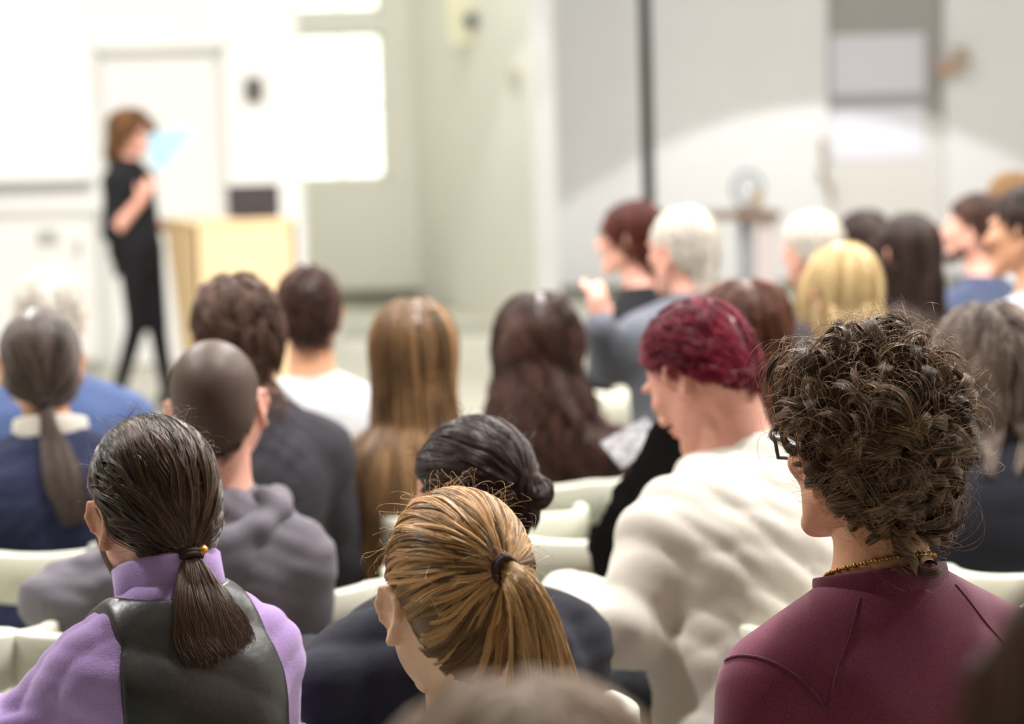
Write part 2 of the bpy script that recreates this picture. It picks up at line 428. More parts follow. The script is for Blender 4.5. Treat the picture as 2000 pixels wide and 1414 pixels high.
        rr_ = r0
    elif st in ('fall', 'short'):
        L = cfg.get('len', .3) * g.uniform(cfg.get('minlen', .85), 1, N); ds = (L / (n - 1))[:, None]
        part = cfg.get('part', 0.0); sx = np.sign(d[:, :1] - part + 1e-3)
        base_flow = np.concatenate([sx * cfg.get('fx', .7) * (1 - np.abs(d[:, :1])), np.full((N, 1), cfg.get('fy', -.6)), np.full((N, 1), cfg.get('fz', -.9))], 1)
        fl = base_flow @ R.T; fl = nrm(fl + cfg.get('rand', .15) * g.normal(size=(len(gi), 3))[own] + .06 * g.normal(size=(N, 3)))
        F = FC; h = .002 + vol * lift; p = P0.copy(); V = fl; P = [p]
        gdn = np.array([0, 0, -1.0]); grav = cfg.get('grav', .25); out = cfg.get('outw', .0)
        kg = cfg.get('kg', 16); grav = 1 - np.exp(-ds * kg)
        for i in range(1, n):
            V = nrm(V * (1 - grav) + gdn * grav + out * nrm(p - cen) * (i < n * .4))
            gr = F.grad(p, .012); near = (F.sample(p) < h + .03) & ((gr[:, 2] > -.12) | (L < .12)); vo = np.maximum((V * gr).sum(-1), 0) * near
            V = nrm(V - gr * (vo * .95)[:, None])
            p = p + V * ds; tgt = h * min(1, i / 2.5)
            p = F.push(p, tgt); p = F.push(p, tgt * .9); V = nrm(p - P[-1]); P.append(p)
        P = np.stack(P, 1)
        c = cfg.get('clump', .35); s = np.linspace(0, 1, n)[None, :, None]
        P = P * (1 - c * s) + P[gi][own] * c * s
        amp = cfg.get('wave', 0)
        if amp:
            ph = g.uniform(0, 6.28, len(gi))[own][:, None] + g.normal(0, .25, N)[:, None]
            arc = s[..., 0] * L[:, None] * cfg.get('wfreq', 60)
            e1 = nrm(np.cross(np.gradient(P, axis=1), cen - P)); e2 = nrm(P - cen)
            a_ = amp * np.clip(s[..., 0] * 2.2, 0, 1)
            P = P + e1 * (a_ * np.sin(arc + ph))[..., None] + e2 * (a_ * (.6 + .6 * np.cos(arc + ph)))[..., None]
        rr_ = r0
    elif st == 'curly':
        G = cfg.get('locks', 420); K = cfg.get('per', 44); HRa, HRb = cfg.get('hr', (.0085, .0195))
        dg = nrm(g.normal(size=(G * 5, 3))); dg = dg[maskdir(dg) > -.006]
        # farthest-point thinning for even locks
        sel = [0]; md = np.full(len(dg), 9.0)
        for _ in range(G - 1):
            md = np.minimum(md, np.linalg.norm(dg - dg[sel[-1]], axis=1)); sel.append(int(np.argmax(md)))
        dg = dg[sel]; G = len(dg); Dg = dg @ R.T; pr = cen + Dg * radial(F, cen, Dg, .001)[:, None]
        s = np.linspace(0, 1, n)
        topness = np.clip(dg[:, 2], -.3, 1)[:, None]; frontf = np.interp(np.abs(np.degrees(np.arctan2(dg[:, 0], dg[:, 1]))), [55, 105], [.5, 1])[:, None]; frontf = np.where(topness > .75, 1, frontf)
        LL = (g.uniform(.030, .055, (G, 1)) + .016 * np.clip(topness, 0, 1)) * np.interp(dg[:, 2], [-.75, -.2], [.35, 1])[:, None] * frontf
        side = nrm(np.cross(Dg, g.normal(size=(G, 3)))); dn = np.array([0, 0, -1.0]); tang = nrm(dn - Dg * (Dg @ dn)[:, None] + .75 * side)
        outl = g.uniform(.012, .027, (G, 1)) + .012 * np.clip(topness, 0, 1)
        cl = pr[:, None] + Dg[:, None] * (outl * np.sin(np.clip(s * 1.7, 0, math.pi / 2))[None])[..., None] + tang[:, None] * (LL * s[None] ** 1.25)[..., None]
        cl = F.push(cl, .012)
        tt = nrm(np.gradient(cl, axis=1)); e1 = nrm(Dg[:, None] - tt * (tt * Dg[:, None]).sum(-1, keepdims=True)); e2 = np.cross(tt, e1)
        turns = g.uniform(.7, 1.8, (G, 1)) * g.choice([-1, 1], (G, 1)); hr = g.uniform(HRa, HRb, (G, 1)) * (1 + .25 * np.clip(topness, 0, 1)); ph = g.uniform(0, 6.28, (G, 1))
        def mk_(K, jit, rad_m, tight):
            gl = np.repeat(np.arange(G), K); M_ = len(gl)
            a = g.normal(0, 1, (M_, 1)); b = g.normal(0, 1, (M_, 1)); c = g.normal(0, jit * .15, (M_, 1))
            sp = .3 + .9 * s[None]; th = ph[gl] + turns[gl] * 2 * math.pi * s[None] ** .9 + c
            rr2 = hr[gl] * rad_m * (.25 + .9 * np.sin(np.clip(s[None] * 1.3 + .1, 0, 1) * math.pi / 2)) + a * jit * .0009 * sp
            off = b * jit * .0048 * (1 - tight * s[None] ** 2)
            ext = g.uniform(.88, 1.0, (M_, 1))
            P = cl[gl] + e1[gl] * (rr2 * np.cos(th * ext))[..., None] + e2[gl] * (rr2 * np.sin(th * ext))[..., None] + tt[gl] * off[..., None]
            return P, gl
        P, gl = mk_(K, .8, 1.0, .6); P2, gl2 = mk_(cfg.get('stray', 9), 3.4, 1.25, 0)
        P2 = P2 + Dg[gl2][:, None] * (g.uniform(0, .020, (len(gl2), 1)) * s[None] ** 1.5)[..., None]
        P2 = P2 + .004 * np.sin(s[None, :, None] * g.uniform(5, 12, (len(gl2), 1, 1)) + g.uniform(0, 6, (len(gl2), 1, 3))) * s[None, :, None]
        lt = g.uniform(0, 1, G)
        tone = np.concatenate([np.clip(.5 * lt[gl] + .5 * g.uniform(0, 1, len(gl)), 0, 1) ** 1.7, g.uniform(.3, 1, len(gl2))])
        # halo of loose frizz over the crown
        kz = cfg.get('frizz', 260); df = nrm(g.normal(size=(kz * 5, 3)) + np.array([-.25, -.1, .9])); df = df[maskdir(df) > .02][:kz]; Df = df @ R.T
        pf = cen + Df * radial(F, cen, Df, .012)[:, None]; sd = nrm(np.cross(Df, g.normal(size=Df.shape)))
        Lf = g.uniform(.02, .058, (len(df), 1)); rf = g.uniform(.006, .016, (len(df), 1)); tf = g.uniform(3, 9, (len(df), 1)); p0 = g.uniform(0, 6, (len(df), 1))
        sd2 = np.cross(Df, sd)
        P3 = pf[:, None] + Df[:, None] * (Lf * np.sin(s[None] * 2.1))[..., None] + sd[:, None] * (Lf * .9 * s[None] ** 1.5 + rf * np.sin(tf * s[None] + p0))[..., None] + sd2[:, None] * (rf * np.cos(tf * s[None] + p0))[..., None]
        P = np.concatenate([P, P2, P3]); P = FC.push(P, .002)
        rr_ = np.concatenate([np.full(len(gl), r0), np.full(len(gl2), r0 * .5), np.full(len(P3), r0 * .5)])
        tone = np.concatenate([tone, g.uniform(.5, 1, len(P3))])
    fly = cfg.get('fly', 0)
    if fly and st != 'curly':
        # loose flyaway hairs round the outline
        dfl = nrm(g.normal(size=(fly * 5, 3)) + np.array([0, -.1, .5])); dfl = dfl[maskdir(dfl) > -.004][:fly]; Df = dfl @ R.T; nn = P.shape[1]; s = np.linspace(0, 1, nn)
        pf = cen + Df * radial(F, cen, Df, .004)[:, None]; sd = nrm(np.cross(Df, g.normal(size=Df.shape))); sd2 = np.cross(Df, sd)
        Lf = g.uniform(.012, .05, (len(Df), 1)); rf = g.uniform(.003, .01, (len(Df), 1)); tf = g.uniform(2, 6, (len(Df), 1))
        P3 = pf[:, None] + Df[:, None] * (Lf * .55 * np.sin(s[None] * 2.3))[..., None] + sd[:, None] * (Lf * s[None] + rf * np.sin(tf * s[None]))[..., None] + sd2[:, None] * (rf * (np.cos(tf * s[None]) - 1))[..., None]
        P = np.concatenate([P, P3]); rr_ = np.concatenate([np.full(len(tone), r0), np.full(len(P3), r0 * .42)]); tone = np.concatenate([tone, g.uniform(.5, 1, len(P3))])
    o = strands('hair', P, rr_, m, root, tone, extra=extra)
    if st == 'pony':
        o2 = None
        if cfg.get('band'):
            b = MB(); p0 = T; ax = nrm(tp[1] - tp[0]); a = nrm(np.cross(ax, [0.1, .9, .2])); c = np.cross(ax, a); w0 = tw[0] * 1.22 + .0015
            b.tube([p0 + ax * .002 + (a * math.cos(t) + c * math.sin(t) * max(.75, cfg.get('tailflat', .6))) * w0 for t in np.linspace(0, 6.283, 22)], .0045, 8, cap=False)
            b.tube([p0 + ax * .007 + (a * math.cos(t) + c * math.sin(t) * max(.75, cfg.get('tailflat', .6))) * w0 for t in np.linspace(0, 6.283, 22)], .004, 8, cap=False)
            o2 = b.build('hair_tie', cfg['band'], root, smooth=True)
            if cfg.get('bead'):
                bb = MB(); q = p0 + a * 0 + nrm(np.array(cfg['bead'])) * (w0 + .004)
                bb.tube([q - np.array([.005, 0, .003]), q + np.array([.005, 0, .003])], [.0055, .0055], 10); bb.build('gold_bead', mat('gold_clip', '#d59a4a', .3, metal=.6), o2, smooth=True)
    return o

# ------------------------------------------------------------------ people
SKIN = {'pale': mat('skin_pale', '#eac0a4', .5, .05, 60, .1, 300, sss=.12), 'warm': mat('skin_warm', '#d39d7c', .48, .06, 60, .1, 300, sss=.12),
        'pink': mat('skin_pink', '#e6ab98', .5, .06, 60, .1, 300, sss=.12)}
EYEW = mat('eye_white', '#efe9e2', .2); IRIS = mat('eye_iris', '#3b2a20', .2); SHOE = mat('shoe_leather', '#1b1a1c', .4)
def head_prims(c, R, s=1.0, jaw=1.0):
    q = lambda *p: c + R @ (np.array(p, float) * s)
    H = [ell(q(0, -.014, .032), np.array([.0765, .097, .088]) * s, R, .02), ell(q(0, .026, -.022), np.array([.063, .066, .078]) * s, R, .03),
         ell(q(0, -.05, -.02), np.array([.06, .05, .05]) * s, R, .03)]
    for x in (-1, 1):
        H += [cone(q(x * .054, -.002, -.045), q(x * .018 * jaw, .074, -.098), .018 * s, .017 * s, .03), ell(q(x * .042, .066, -.014), np.array([.022, .018, .018]) * s, R, .02),
              ell(q(x * .03, .083, .028), np.array([.024, .012, .009]) * s, R, .014)]
        H += [ell(q(x * .031, .098, .010), np.array([.017, .017, .011]) * s, R, .012, '-')]
    F = [cone(q(0, .088, .018), q(0, .114, -.024), .0075 * s, .0105 * s, .012), ell(q(0, .082, -.098), np.array([.02, .014, .014]) * s, R, .02),
         ell(q(0, .096, -.051), np.array([.024, .009, .0055]) * s, R, .006), ell(q(0, .094, -.062), np.array([.021, .009, .0065]) * s, R, .006), ell(q(0, .106, -.0565), np.array([.022, .006, .0012]) * s, R, .003, '-')]
    for x in (-1, 1): F += [ell(q(x * .012, .103, -.028), np.array([.008, .009, .007]) * s, R, .006)]
    E = []
    for x in (-1, 1):
        Re = R @ RZ(-x * .42) @ RX(-.12)
        e = lambda y, z: q(x * .0775, -.012, -.008) + Re @ (np.array([0, y, z]) * s) + R @ np.array([x * .004, 0, 0])
        rim = [(.012, -.006), (.014, .014), (.004, .029), (-.010, .029), (-.0185, .014), (-.016, -.006), (-.006, -.02), (.003, -.031)]
        E += [ell(e(-.001, .002), np.array([.0045, .017, .027]) * s, Re, .012)]
        for a, b in zip(rim[:-1], rim[1:]): E.append(cone(e(*a) + Re @ np.array([x * .004, 0, 0]), e(*b) + Re @ np.array([x * .006, 0, 0]), .0042 * s, .0042 * s, .004))
        E += [ell(e(.002, -.028), np.array([.005, .008, .009]) * s, Re, .006), ell(e(.006, -.004) + Re @ np.array([x * .009, 0, 0]), np.array([.006, .007, .011]) * s, Re, .004, '-')]
    return H, F, E
def hand_prims(w, d, n, side, curl=.5, s=1.0):
    "palm, five fingers; d towards the fingers, n out of the back of the hand, side = +1 when the thumb lies on cross(d,n)"
    d = nrm(d); n = nrm(np.asarray(n) - d * (np.asarray(n) @ d)); t = np.cross(d, n) * side; out = []
    out.append(cone(w + d * .012 * s, w + d * .07 * s, .027 * s, .036 * s, .015, flat=(n, .42)))
    for i, (o, L) in enumerate(((.027, .068), (.009, .078), (-.009, .072), (-.026, .056))):
        b = w + d * .078 * s + t * o * s; d1 = nrm(d * math.cos(curl * .6) - n * math.sin(curl * .6) + t * o * 2); m_ = b + d1 * L * .52 * s
        d2 = nrm(d * math.cos(curl * 1.9) - n * math.sin(curl * 1.9)); out += [cone(b - d * .02 * s, m_, .0092 * s, .0084 * s, .005), cone(m_, m_ + d2 * L * .5 * s, .0084 * s, .0066 * s, .004)]
    b = w + d * .025 * s + t * .024 * s; m_ = b + nrm(d * .75 + t * .75 - n * .35) * .042 * s
    out += [cone(b, m_, .0125 * s, .010 * s, .01), cone(m_, m_ + nrm(d + t * .15 - n * .5) * .03 * s, .0098 * s, .0075 * s, .005)]
    return out
def ring(F, c, R, h, ns=40, lo=.02, hi=.14, open_=None):
    "closed ring of points on the field round c in the plane spanned by R[:,0], R[:,1]"
    th = np.linspace(0, 2 * math.pi, ns, endpoint=False); D = np.cos(th)[:, None] * R[:, 0] + np.sin(th)[:, None] * R[:, 1]
    r = radial(F, c, D, h, lo, hi, 12); return c + D * r[:, None], D
def collar(name, F, c, R, h, prof, m, parent, ns=44, wob=0, lo=.02, hi=.14):
    "band round the neck, swept from a closed profile of (outward, up) offsets"
    P, D = ring(F, c, R, h, ns, lo, hi); up = R[:, 2]; V = []
    for i in range(ns):
        o = wob * math.sin(i * .9) if wob else 0
        for (a, b) in prof: V.append(P[i] + D[i] * (a + o * b * 20) + up * b)
    k = len(prof); f = [(i * k + j, i * k + (j + 1) % k, ((i + 1) % ns) * k + (j + 1) % k, ((i + 1) % ns) * k + j) for i in range(ns) for j in range(k)]
    return obj(name, V, f, m, parent)
def rprof(w, h, n=5):
    return [(w / 2 + w / 2 * math.cos(t), h / 2 * math.sin(t)) for t in np.linspace(0, 2 * math.pi, 4 * n, endpoint=False)]
PEOPLE = []
def person(label, px, py, D, yaw=0, hyaw=0, hpitch=0, hroll=0, ho=(0, .07), nk=(0, -.035, -.185), drop=.11, sw=.155, bulk=1.0, skin='pale', hs=1.0,
           top=None, shirt_infl=.011, fold=.006, ffr=50, fdir=(0, .2, 1), trousers=None, L=None, Rr=None, hairc=None, group='seated audience', q=2, collar_=None,
           sleeve=1.0, jaw=1.0, eyes=True, extra=None, sub=None, neck=1.0, ears=True, seatz=.45, stand=False, legs=None, shirt_cut=None, topname='top', botname='trousers'):
    hcw = at(px, py, D); yaw = rad(yaw); hyaw = rad(hyaw); Rb = RZ(yaw)
    base = hcw - Rb @ np.array([ho[0], ho[1], 0]); base[2] = 0
    hc = np.array([ho[0], ho[1], hcw[2]]); R = RZ(hyaw - yaw) @ RX(rad(hpitch)) @ RY(rad(hroll))
    root = empty('person', base, yaw, label=label, cat='person', group=group)
    Nk = hc + np.array(nk); Pz = np.array([0, 0, (seatz + .10) if not stand else .93])
    Sh = {-1: Nk + np.array([-sw, -.005, -drop]), 1: Nk + np.array([sw, -.005, -drop])}
    sp = nrm(Nk - Pz); Rt = np.stack([nrm(np.cross([0, 1, 0], sp)), nrm(np.cross(sp, nrm(np.cross([0, 1, 0], sp)))), sp], 1); b = bulk
    tl = np.linalg.norm(Nk - Pz)
    torso = [ell(lerp(Nk, Pz, .38) + [0, .0, 0], (sw * .98 * (b * .5 + .5), .108 * b, tl * .40), Rt, .05), ell(lerp(Nk, Pz, .75) + [0, .01, 0], (sw * .9 * b, .11 * b, tl * .36), Rt, .06)]
    for x in (-1, 1):
        torso += [cone(Nk + np.array([0, 0, -.075]), Sh[x], .07, .057 * (b * .4 + .6), .05), cone(Nk + np.array([x * .01, -.008, -.012]), lerp(Nk, Sh[x], .72) + [0, 0, .022], .046, .032, .04),
                  ell(lerp(Nk, Pz, .36) + np.array([x * sw * .52, -.062 * b, 0]), (.052, .03, .07), None, .05)]
    pelvis = [ell(Pz, (.165 * b, .125 * b, .11), None, .05)]
    arms = {'up': [], 'fore': [], 'hand': []}
    for x, cfgA in ((-1, L), (1, Rr)):
        A = cfgA or {}; el_ = Sh[x] + np.array(A.get('el', (x * .05, .06, -.255)))
        if 'elw' in A: el_ = Rb.T @ (at(*A['elw']) - base)
        wr = Rb.T @ (at(*A['wrw']) - base) if 'wrw' in A else (el_ + np.array(A['wr'])) if 'wr' in A else Pz + np.array([x * .075, .30, .11])
        fd = nrm(wr - el_); arms['up'].append(cone(Sh[x], el_, .052 * (b * .5 + .5), .042, .04)); arms['fore'].append(cone(el_, wr, .041, .027, .02))
        hn = A.get('hn', (0, -.3, 1)); hd = A.get('hd', fd + np.array([-x * .5, .1, -.05])); arms['hand'] += hand_prims(wr, hd, hn, A.get('hside', -x), A.get('curl', .5))
        if A is not None: A = dict(A)
    legp = {'thigh': [], 'calf': []}; ank = {}
    for x in (-1, 1):
        hip = Pz + np.array([x * .085, .03, -.01])
        if legs: kn, an = [np.array(v) for v in legs[x]]
        elif stand: kn = np.array([x * .09, .03, .49]); an = np.array([x * .09, 0, .08])
        else: kn = np.array([x * .11, .44, seatz + .065]); an = np.array([x * .12, .45, .09])
        legp['thigh'].append(cone(hip, kn, .082 * (b * .6 + .4), .056, .03)); legp['calf'].append(cone(kn, an, .052, .036, .02)); ank[x] = an
    hp, fp, ep = head_prims(hc, R, hs, jaw)
    nr = .052 * neck
    neckp = [cone(hc + R @ np.array([0, -.028, -.045]), Nk + np.array([0, -.004, -.03]), nr, nr * 1.12, .035)]
    hf, cf = {3: (.0034, .010), 2: (.005, .012), 1: (.008, .016)}[q]
    pts = [hc + .15, hc - .15, Pz + [.22, .1, 0], Pz - [.22, .2, .1]] + [p for k_ in arms for pr in arms[k_] for p in (pr[1], pr[2]) if pr[0] == 'cone'] + [p for k_ in legp for pr in legp[k_] for p in (pr[1], pr[2])]
    pts = np.array(pts); lo = pts.min(0) - .10; hi = pts.max(0) + .10; lo[2] = .03
    F = Field(axis(lo[0], hi[0], cf, (hc[0] - .12, hc[0] + .12, hf)), axis(lo[1], hi[1], cf, (hc[1] - .15, hc[1] + .15, hf)), axis(lo[2], hi[2], cf, (hc[2] - .17, hc[2] + .15, hf)))
    core = torso + pelvis + arms['up'] + arms['fore'] + legp['thigh'] + legp['calf']
    F.apply(core); F.apply(neckp); F.apply(hp)
    Fc = Field(*F.ax); Fc.f = F.f.copy()
    Fh = Field(*F.ax); Fh.apply(hp + neckp)
    F.apply(fp)
    if ears: F.apply(ep)
    F.apply(arms['hand'])
    v, f = F.mesh(); obj('body', v, f, SKIN[skin], root)
    # clothes
    sr = {3: .0058, 2: .009, 1: .014}[q]
    spr = torso + pelvis + arms['up'] + (arms['fore'] if sleeve >= 1 else [])
    if sleeve < 1 and sleeve > 0:
        spr = spr + [cone(p[1], lerp(p[1], p[2], sleeve), p[3], p[3] + (p[4] - p[3]) * sleeve, .02) for p in arms['fore']]
    sh = dict(lo=lo, hi=hi, spr=spr, Nk=Nk, Pz=Pz, Sh=Sh, hc=hc, R=R, Rt=Rt, F=F, torso=torso, pelvis=pelvis, arms=arms, legp=legp, sr=sr, sw=sw, tl=tl)
    top_o = None
    if top is not None:
        plo = lo.copy(); plo[2] = max(.03, Pz[2] - .16); phi = hi.copy(); phi[2] = hc[2] - .02
        G = Field(axis(plo[0], phi[0], sr), axis(plo[1], phi[1], sr), axis(plo[2], phi[2], sr))
        G.apply(spr, shirt_infl)
        if extra: G.apply(extra(sh))
        if shirt_cut: G.apply(shirt_cut(sh))
        if fold:
            X, Y, Z = G.ax[0][:, None, None], G.ax[1][None, :, None], G.ax[2][None, None, :]
            G.f = G.f - folds((X, Y, Z), fold, ffr, int(px) + 3, fdir)
        # keep the neck hole clear above the collar
        v, f = G.mesh(); top_o = obj(topname, v, f, top, root)
        Fi = Field(*Fc.ax)
        Fi.apply(spr, shirt_infl); Fc.f = np.minimum(Fc.f, Fi.f)
        sh['G'] = G
    if trousers is not None:
        plo = lo.copy(); phi = hi.copy(); phi[2] = Pz[2] + .12; tr = sr * 1.4
        G2 = Field(axis(plo[0], phi[0], tr), axis(plo[1], phi[1], tr), axis(plo[2], phi[2], tr)); G2.apply(pelvis + legp['thigh'] + legp['calf'], .009 if not stand else .004)
        X, Y, Z = G2.ax[0][:, None, None], G2.ax[1][None, :, None], G2.ax[2][None, None, :]
        if not stand: G2.f = G2.f - folds((X, Y, Z), .003, 30, int(px), (0, 1, .3))
        v, f = G2.mesh(); obj(botname, v, f, trousers, root)
    for x in (-1, 1):
        a = ank[x]; G3 = Field(axis(a[0] - .08, a[0] + .08, .01), axis(a[1] - .12, a[1] + .24, .01), axis(-.02, .16, .01))
        G3.apply([cone((a[0], a[1] - .03, .048), (a[0] + x * .015, a[1] + .13, .036), .042, .038, .02, flat=None), cone(a + np.array([0, 0, .03]), a + np.array([0, 0, -.03]), .043, .043, .02)])
        Z = G3.ax[2][None, None, :]; G3.f = np.maximum(G3.f, .004 - Z)
        v, f = G3.mesh(); obj('shoe', v, f, SHOE, root)
    if eyes:
        for x in (-1, 1):
            G4 = MB(); c0 = hc + R @ (np.array([x * .031, .0765, .010]) * hs); nn = 8
            V = []; Fq = []
            for i in range(nn + 1):
                for j in range(12):
                    p_, t_ = math.pi * i / nn, 2 * math.pi * j / 12; V.append(c0 + R @ np.array([math.sin(p_) * math.cos(t_), math.cos(p_), math.sin(p_) * math.sin(t_)]) * .0118)
            for i in range(nn):
                for j in range(12): Fq.append((i * 12 + j, i * 12 + (j + 1) % 12, (i + 1) * 12 + (j + 1) % 12, (i + 1) * 12 + j))
            e = obj('eye', V, Fq, EYEW, root); e.data.materials.append(IRIS)
            for pi_, pl in enumerate(e.data.polygons):
                if pi_ < 24: pl.material_index = 1
    if collar_: collar_(sh, root)
    if hairc: hair(hairc, root, Fc, hc, R, Fh)
    if sub: sub(sh, root)
    sh['root'] = root; sh['base'] = base; sh['yaw'] = yaw
    PEOPLE.append(sh); return sh
def crew(m, h=.018, w=.007, dz=.012, tilt=-.32, infl=.002, name='collar', dy=0, wob=0):
    def f(sh, root):
        Rc = RX(tilt); c = sh['Nk'] + np.array([0, .0 + dy, dz])
        collar(name, sh['F'], c, Rc, infl, rprof(w, h), m, root, wob=wob)
    return f

# ------------------------------------------------------------------ the room
WALLW = mat('wall_white', '#f1f0ee', .8, .01, 3); WALLC = mat('wall_cream', '#e2e1d6', .8, .015, 3); WALLG = mat('wall_grey', '#dcdcdc', .8, .015, 3)
PANELG = mat('panel_grey', '#9c9895', .7, .015, 3); FLOORM = mat('floor_lino', '#b9b6a8', .45, .05, 6); CEILM = mat('ceiling_grey', '#b9b5ae', .9)
DARKTRIM = mat('trim_olive', '#6f6e60', .6); DOORM = mat('door_grey', '#ecebe9', .55); FRAMEM = mat('frame_white', '#e4e3df', .5)
YW, YB = 15.5, 20.5      # the white front wall; the recessed back wall
def wpt(px, py, Y): p = at(px, py, Y); return p[0], p[2]
def struct(o): o['kind'] = 'structure'; return o
struct(MB().box((-6.2, -4.2, -.2), (7.2, 21.4, 0)).build('floor', FLOORM))
struct(MB().box((-6.2, -4.2, CEIL), (7.2, 21.4, CEIL + .2)).build('ceiling', CEILM))
struct(MB().box((-6.2, -4.2, 0), (-6, YW, CEIL)).build('wall_left', mat('wall_mid', '#aaa69f', .9)))
struct(MB().box((7, -4.2, 0), (7.2, 21.4, CEIL)).build('wall_right', WALLG))
struct(MB().box((-6, -4.2, 0), (7, -4, CEIL)).build('wall_rear', mat('wall_dark', '#575350', .9)))
ex = wpt(588, 260, YW)[0]; dx0, dz1 = wpt(186, 96, YW); dx1 = wpt(437, 92, YW)[0]
b = MB(); b.box((-6, YW, 0), (dx0, YW + .16, CEIL)); b.box((dx1, YW, 0), (ex, YW + .16, CEIL)); b.box((dx0, YW, dz1), (dx1, YW + .16, CEIL)); b.box((dx0, YW + .14, 0), (dx1, YW + .16, dz1)); b.box((-2.7, YW + .16, 0), (-2.5, YB + .25, CEIL))
struct(b.build('wall_front', WALLW))
d1 = struct(MB().box((dx0 + .03, YW + .06, .01), (dx1 - .03, YW + .1, dz1 - .03), .004).build('door_1', DOORM))
b = MB(); b.box((dx0, YW - .02, 0), (dx0 + .03, YW + .12, dz1)); b.box((dx1 - .03, YW - .02, 0), (dx1, YW + .12, dz1)); b.box((dx0, YW - .02, dz1 - .03), (dx1, YW + .12, dz1 + .01)); b.build('door_frame', mat('frame_grey', '#d9d8d4', .5), d1)
b = MB(); b.tube([(dx0 + .1, YW + .06, 1.02), (dx0 + .1, YW + .01, 1.02), (dx0 + .22, YW + .01, 1.02)], .01); b.build('door_handle', mat('steel', '#b7b7b5', .3, metal=.8), d1, smooth=True)
# recessed back wall with the bright window
wx0, wz1 = wpt(572, 66, YB); wx1, wz0 = wpt(754, 350, YB); tz0 = wpt(660, 24, YB)[1]
rx0, rx1 = ex, wpt(812, 300, YB)[0]
b = MB(); 
b.box((-2.5, YB, 0), (rx1 + .25, YB + .25, wz0)); b.box((wx1, YB, wz0), (rx1 + .25, YB + .25, CEIL)); b.box((-2.5, YB, wz0), (wx0, YB + .25, CEIL))
b.box((wx0, YB, wz1), (wx1, YB + .25, tz0)); b.box((wx0, YB, tz0 + .8), (wx1, YB + .25, CEIL)); struct(b.build('wall_recess', WALLC))
GLASS = mat('window_glass', '#ffffff', .05, alpha=.12)
def window(name, z0, z1, cols, rows):
    w_ = struct(MB().box((wx0, YB + .12, z0), (wx1, YB + .125, z1)).build(name, GLASS))
    f = MB(); f.box((wx0, YB + .1, z0), (wx0 + .04, YB + .16, z1)); f.box((wx1 - .04, YB + .1, z0), (wx1, YB + .16, z1)); f.box((wx0, YB + .1, z0), (wx1, YB + .16, z0 + .04)); f.box((wx0, YB + .1, z1 - .04), (wx1, YB + .16, z1)); f.build('window_frame', FRAMEM, w_)
    f = MB()
    for i in range(1, cols): x = wx0 + (wx1 - wx0) * i / cols; f.box((x - .011, YB + .1, z0), (x + .011, YB + .14, z1))
    for i in range(1, rows): z = z0 + (z1 - z0) * i / rows; f.box((wx0, YB + .1, z - .011), (wx1, YB + .14, z + .011))
    f.build('glazing_bar', mat('bar_white', '#f4f2e8', .5), w_); return w_
window('window_1', wz0, wz1, 2, 2); window('window_2', tz0, tz0 + .8, 2, 1)
# splayed side of the recess, pilaster, right-hand walls
px_, _ = wpt(1040, 300, 18.6); q_ = wpt(1086, 300, 18.4)[0]; r_ = wpt(1108, 300, YB)[0]
b = MB(); b.plate([(rx1, YB), (px_, 18.6), (px_, 18.8), (rx1 + .12, YB + .2)], 0, CEIL); struct(b.build('wall_splay', WALLC))
b = MB(); b.plate([(px_, 18.6), (px_ + .0, 18.4), (q_, 18.4), (q_ + .02, YB), (px_ + .1, YB)], 0, CEIL); struct(b.build('wall_pilaster', WALLG))
gx0, gx1 = wpt(1618, 200, YB)[0], wpt(1846, 200, YB)[0]
b = MB(); b.box((q_, YB, 0), (gx0, YB + .25, CEIL)); b.box((gx1, YB, 0), (7, YB + .25, CEIL)); b.box((gx0, YB + .12, 0), (gx1, YB + .25, CEIL)); struct(b.build('wall_back', WALLG))
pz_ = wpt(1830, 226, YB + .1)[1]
struct(MB().box((gx0 + .002, YB + .1, pz_), (gx1 - .002, YB + .12, CEIL - .01)).build('trim_1', PANELG))
struct(MB().box((gx0 + .002, YB + .1, 0), (gx1 - .002, YB + .12, pz_)).build('trim_9', mat('panel_lit', '#d3d0cc', .8)))  # lower part of the same panel, painted paler as the spot's pool of light
b = MB(); b.box((q_, YB - .02, 0), (gx0, YB, .10)); b.box((gx1, YB - .02, 0), (7, YB, .10)); struct(b.build('baseboard_back', DARKTRIM))
struct(MB().box((-2.5, YB - .02, 0), (rx1, YB, .12)).build('baseboard_recess', DARKTRIM))
# low dark sill bands on the floor in front of the recess
fy = lambda py, px=800: FPX * CAMZ / (py - (HZ - .028 * (px - 1000)))
for i, (a, c) in enumerate(((600, 588), (655, 636))):
    struct(MB().box((-1.3, fy(a), 0), (1.3, fy(c), .012)).build('trim_%d' % (i + 2), mat('floor_strip', '#8f8e80', .5)))

# ------------------------------------------------------------------ things on and near the walls
o = empty('projection_screen', (at(0, 200, YW)[0] - .3, YW - .06, 0), label='large bright white projection screen on the left of the front wall', cat='screen')
sx1, sz0 = wpt(180, 357, YW - .06); ox = o.location.x
b = MB().box((-1.6, 0, sz0 + .03), (sx1 - ox, .02, 3.2)); b.build('screen_cloth', mat('screen_cloth', '#fdfdfd', .7), o)
b = MB().box((-1.6, -.015, sz0 - .03), (sx1 - ox, .03, sz0 + .03), .008); b.build('bottom_bar', mat('screen_bar', '#a9a6a2', .5), o)
b = MB().box((-1.65, -.04, 3.2), (sx1 - ox + .05, .05, 3.34), .01); b.build('screen_case', FRAMEM, o)
cx1, cz = wpt(176, 412, 15.2)
o = empty('sideboard', (cx1 - .9, 15.3, 0), label='long low white sideboard under the projection screen', cat='cabinet')
MB().box((-1.9, -.14, .08), (.9, .16, cz - .03), .006).build('body', mat('cabinet_white', '#efeeeb', .5), o)
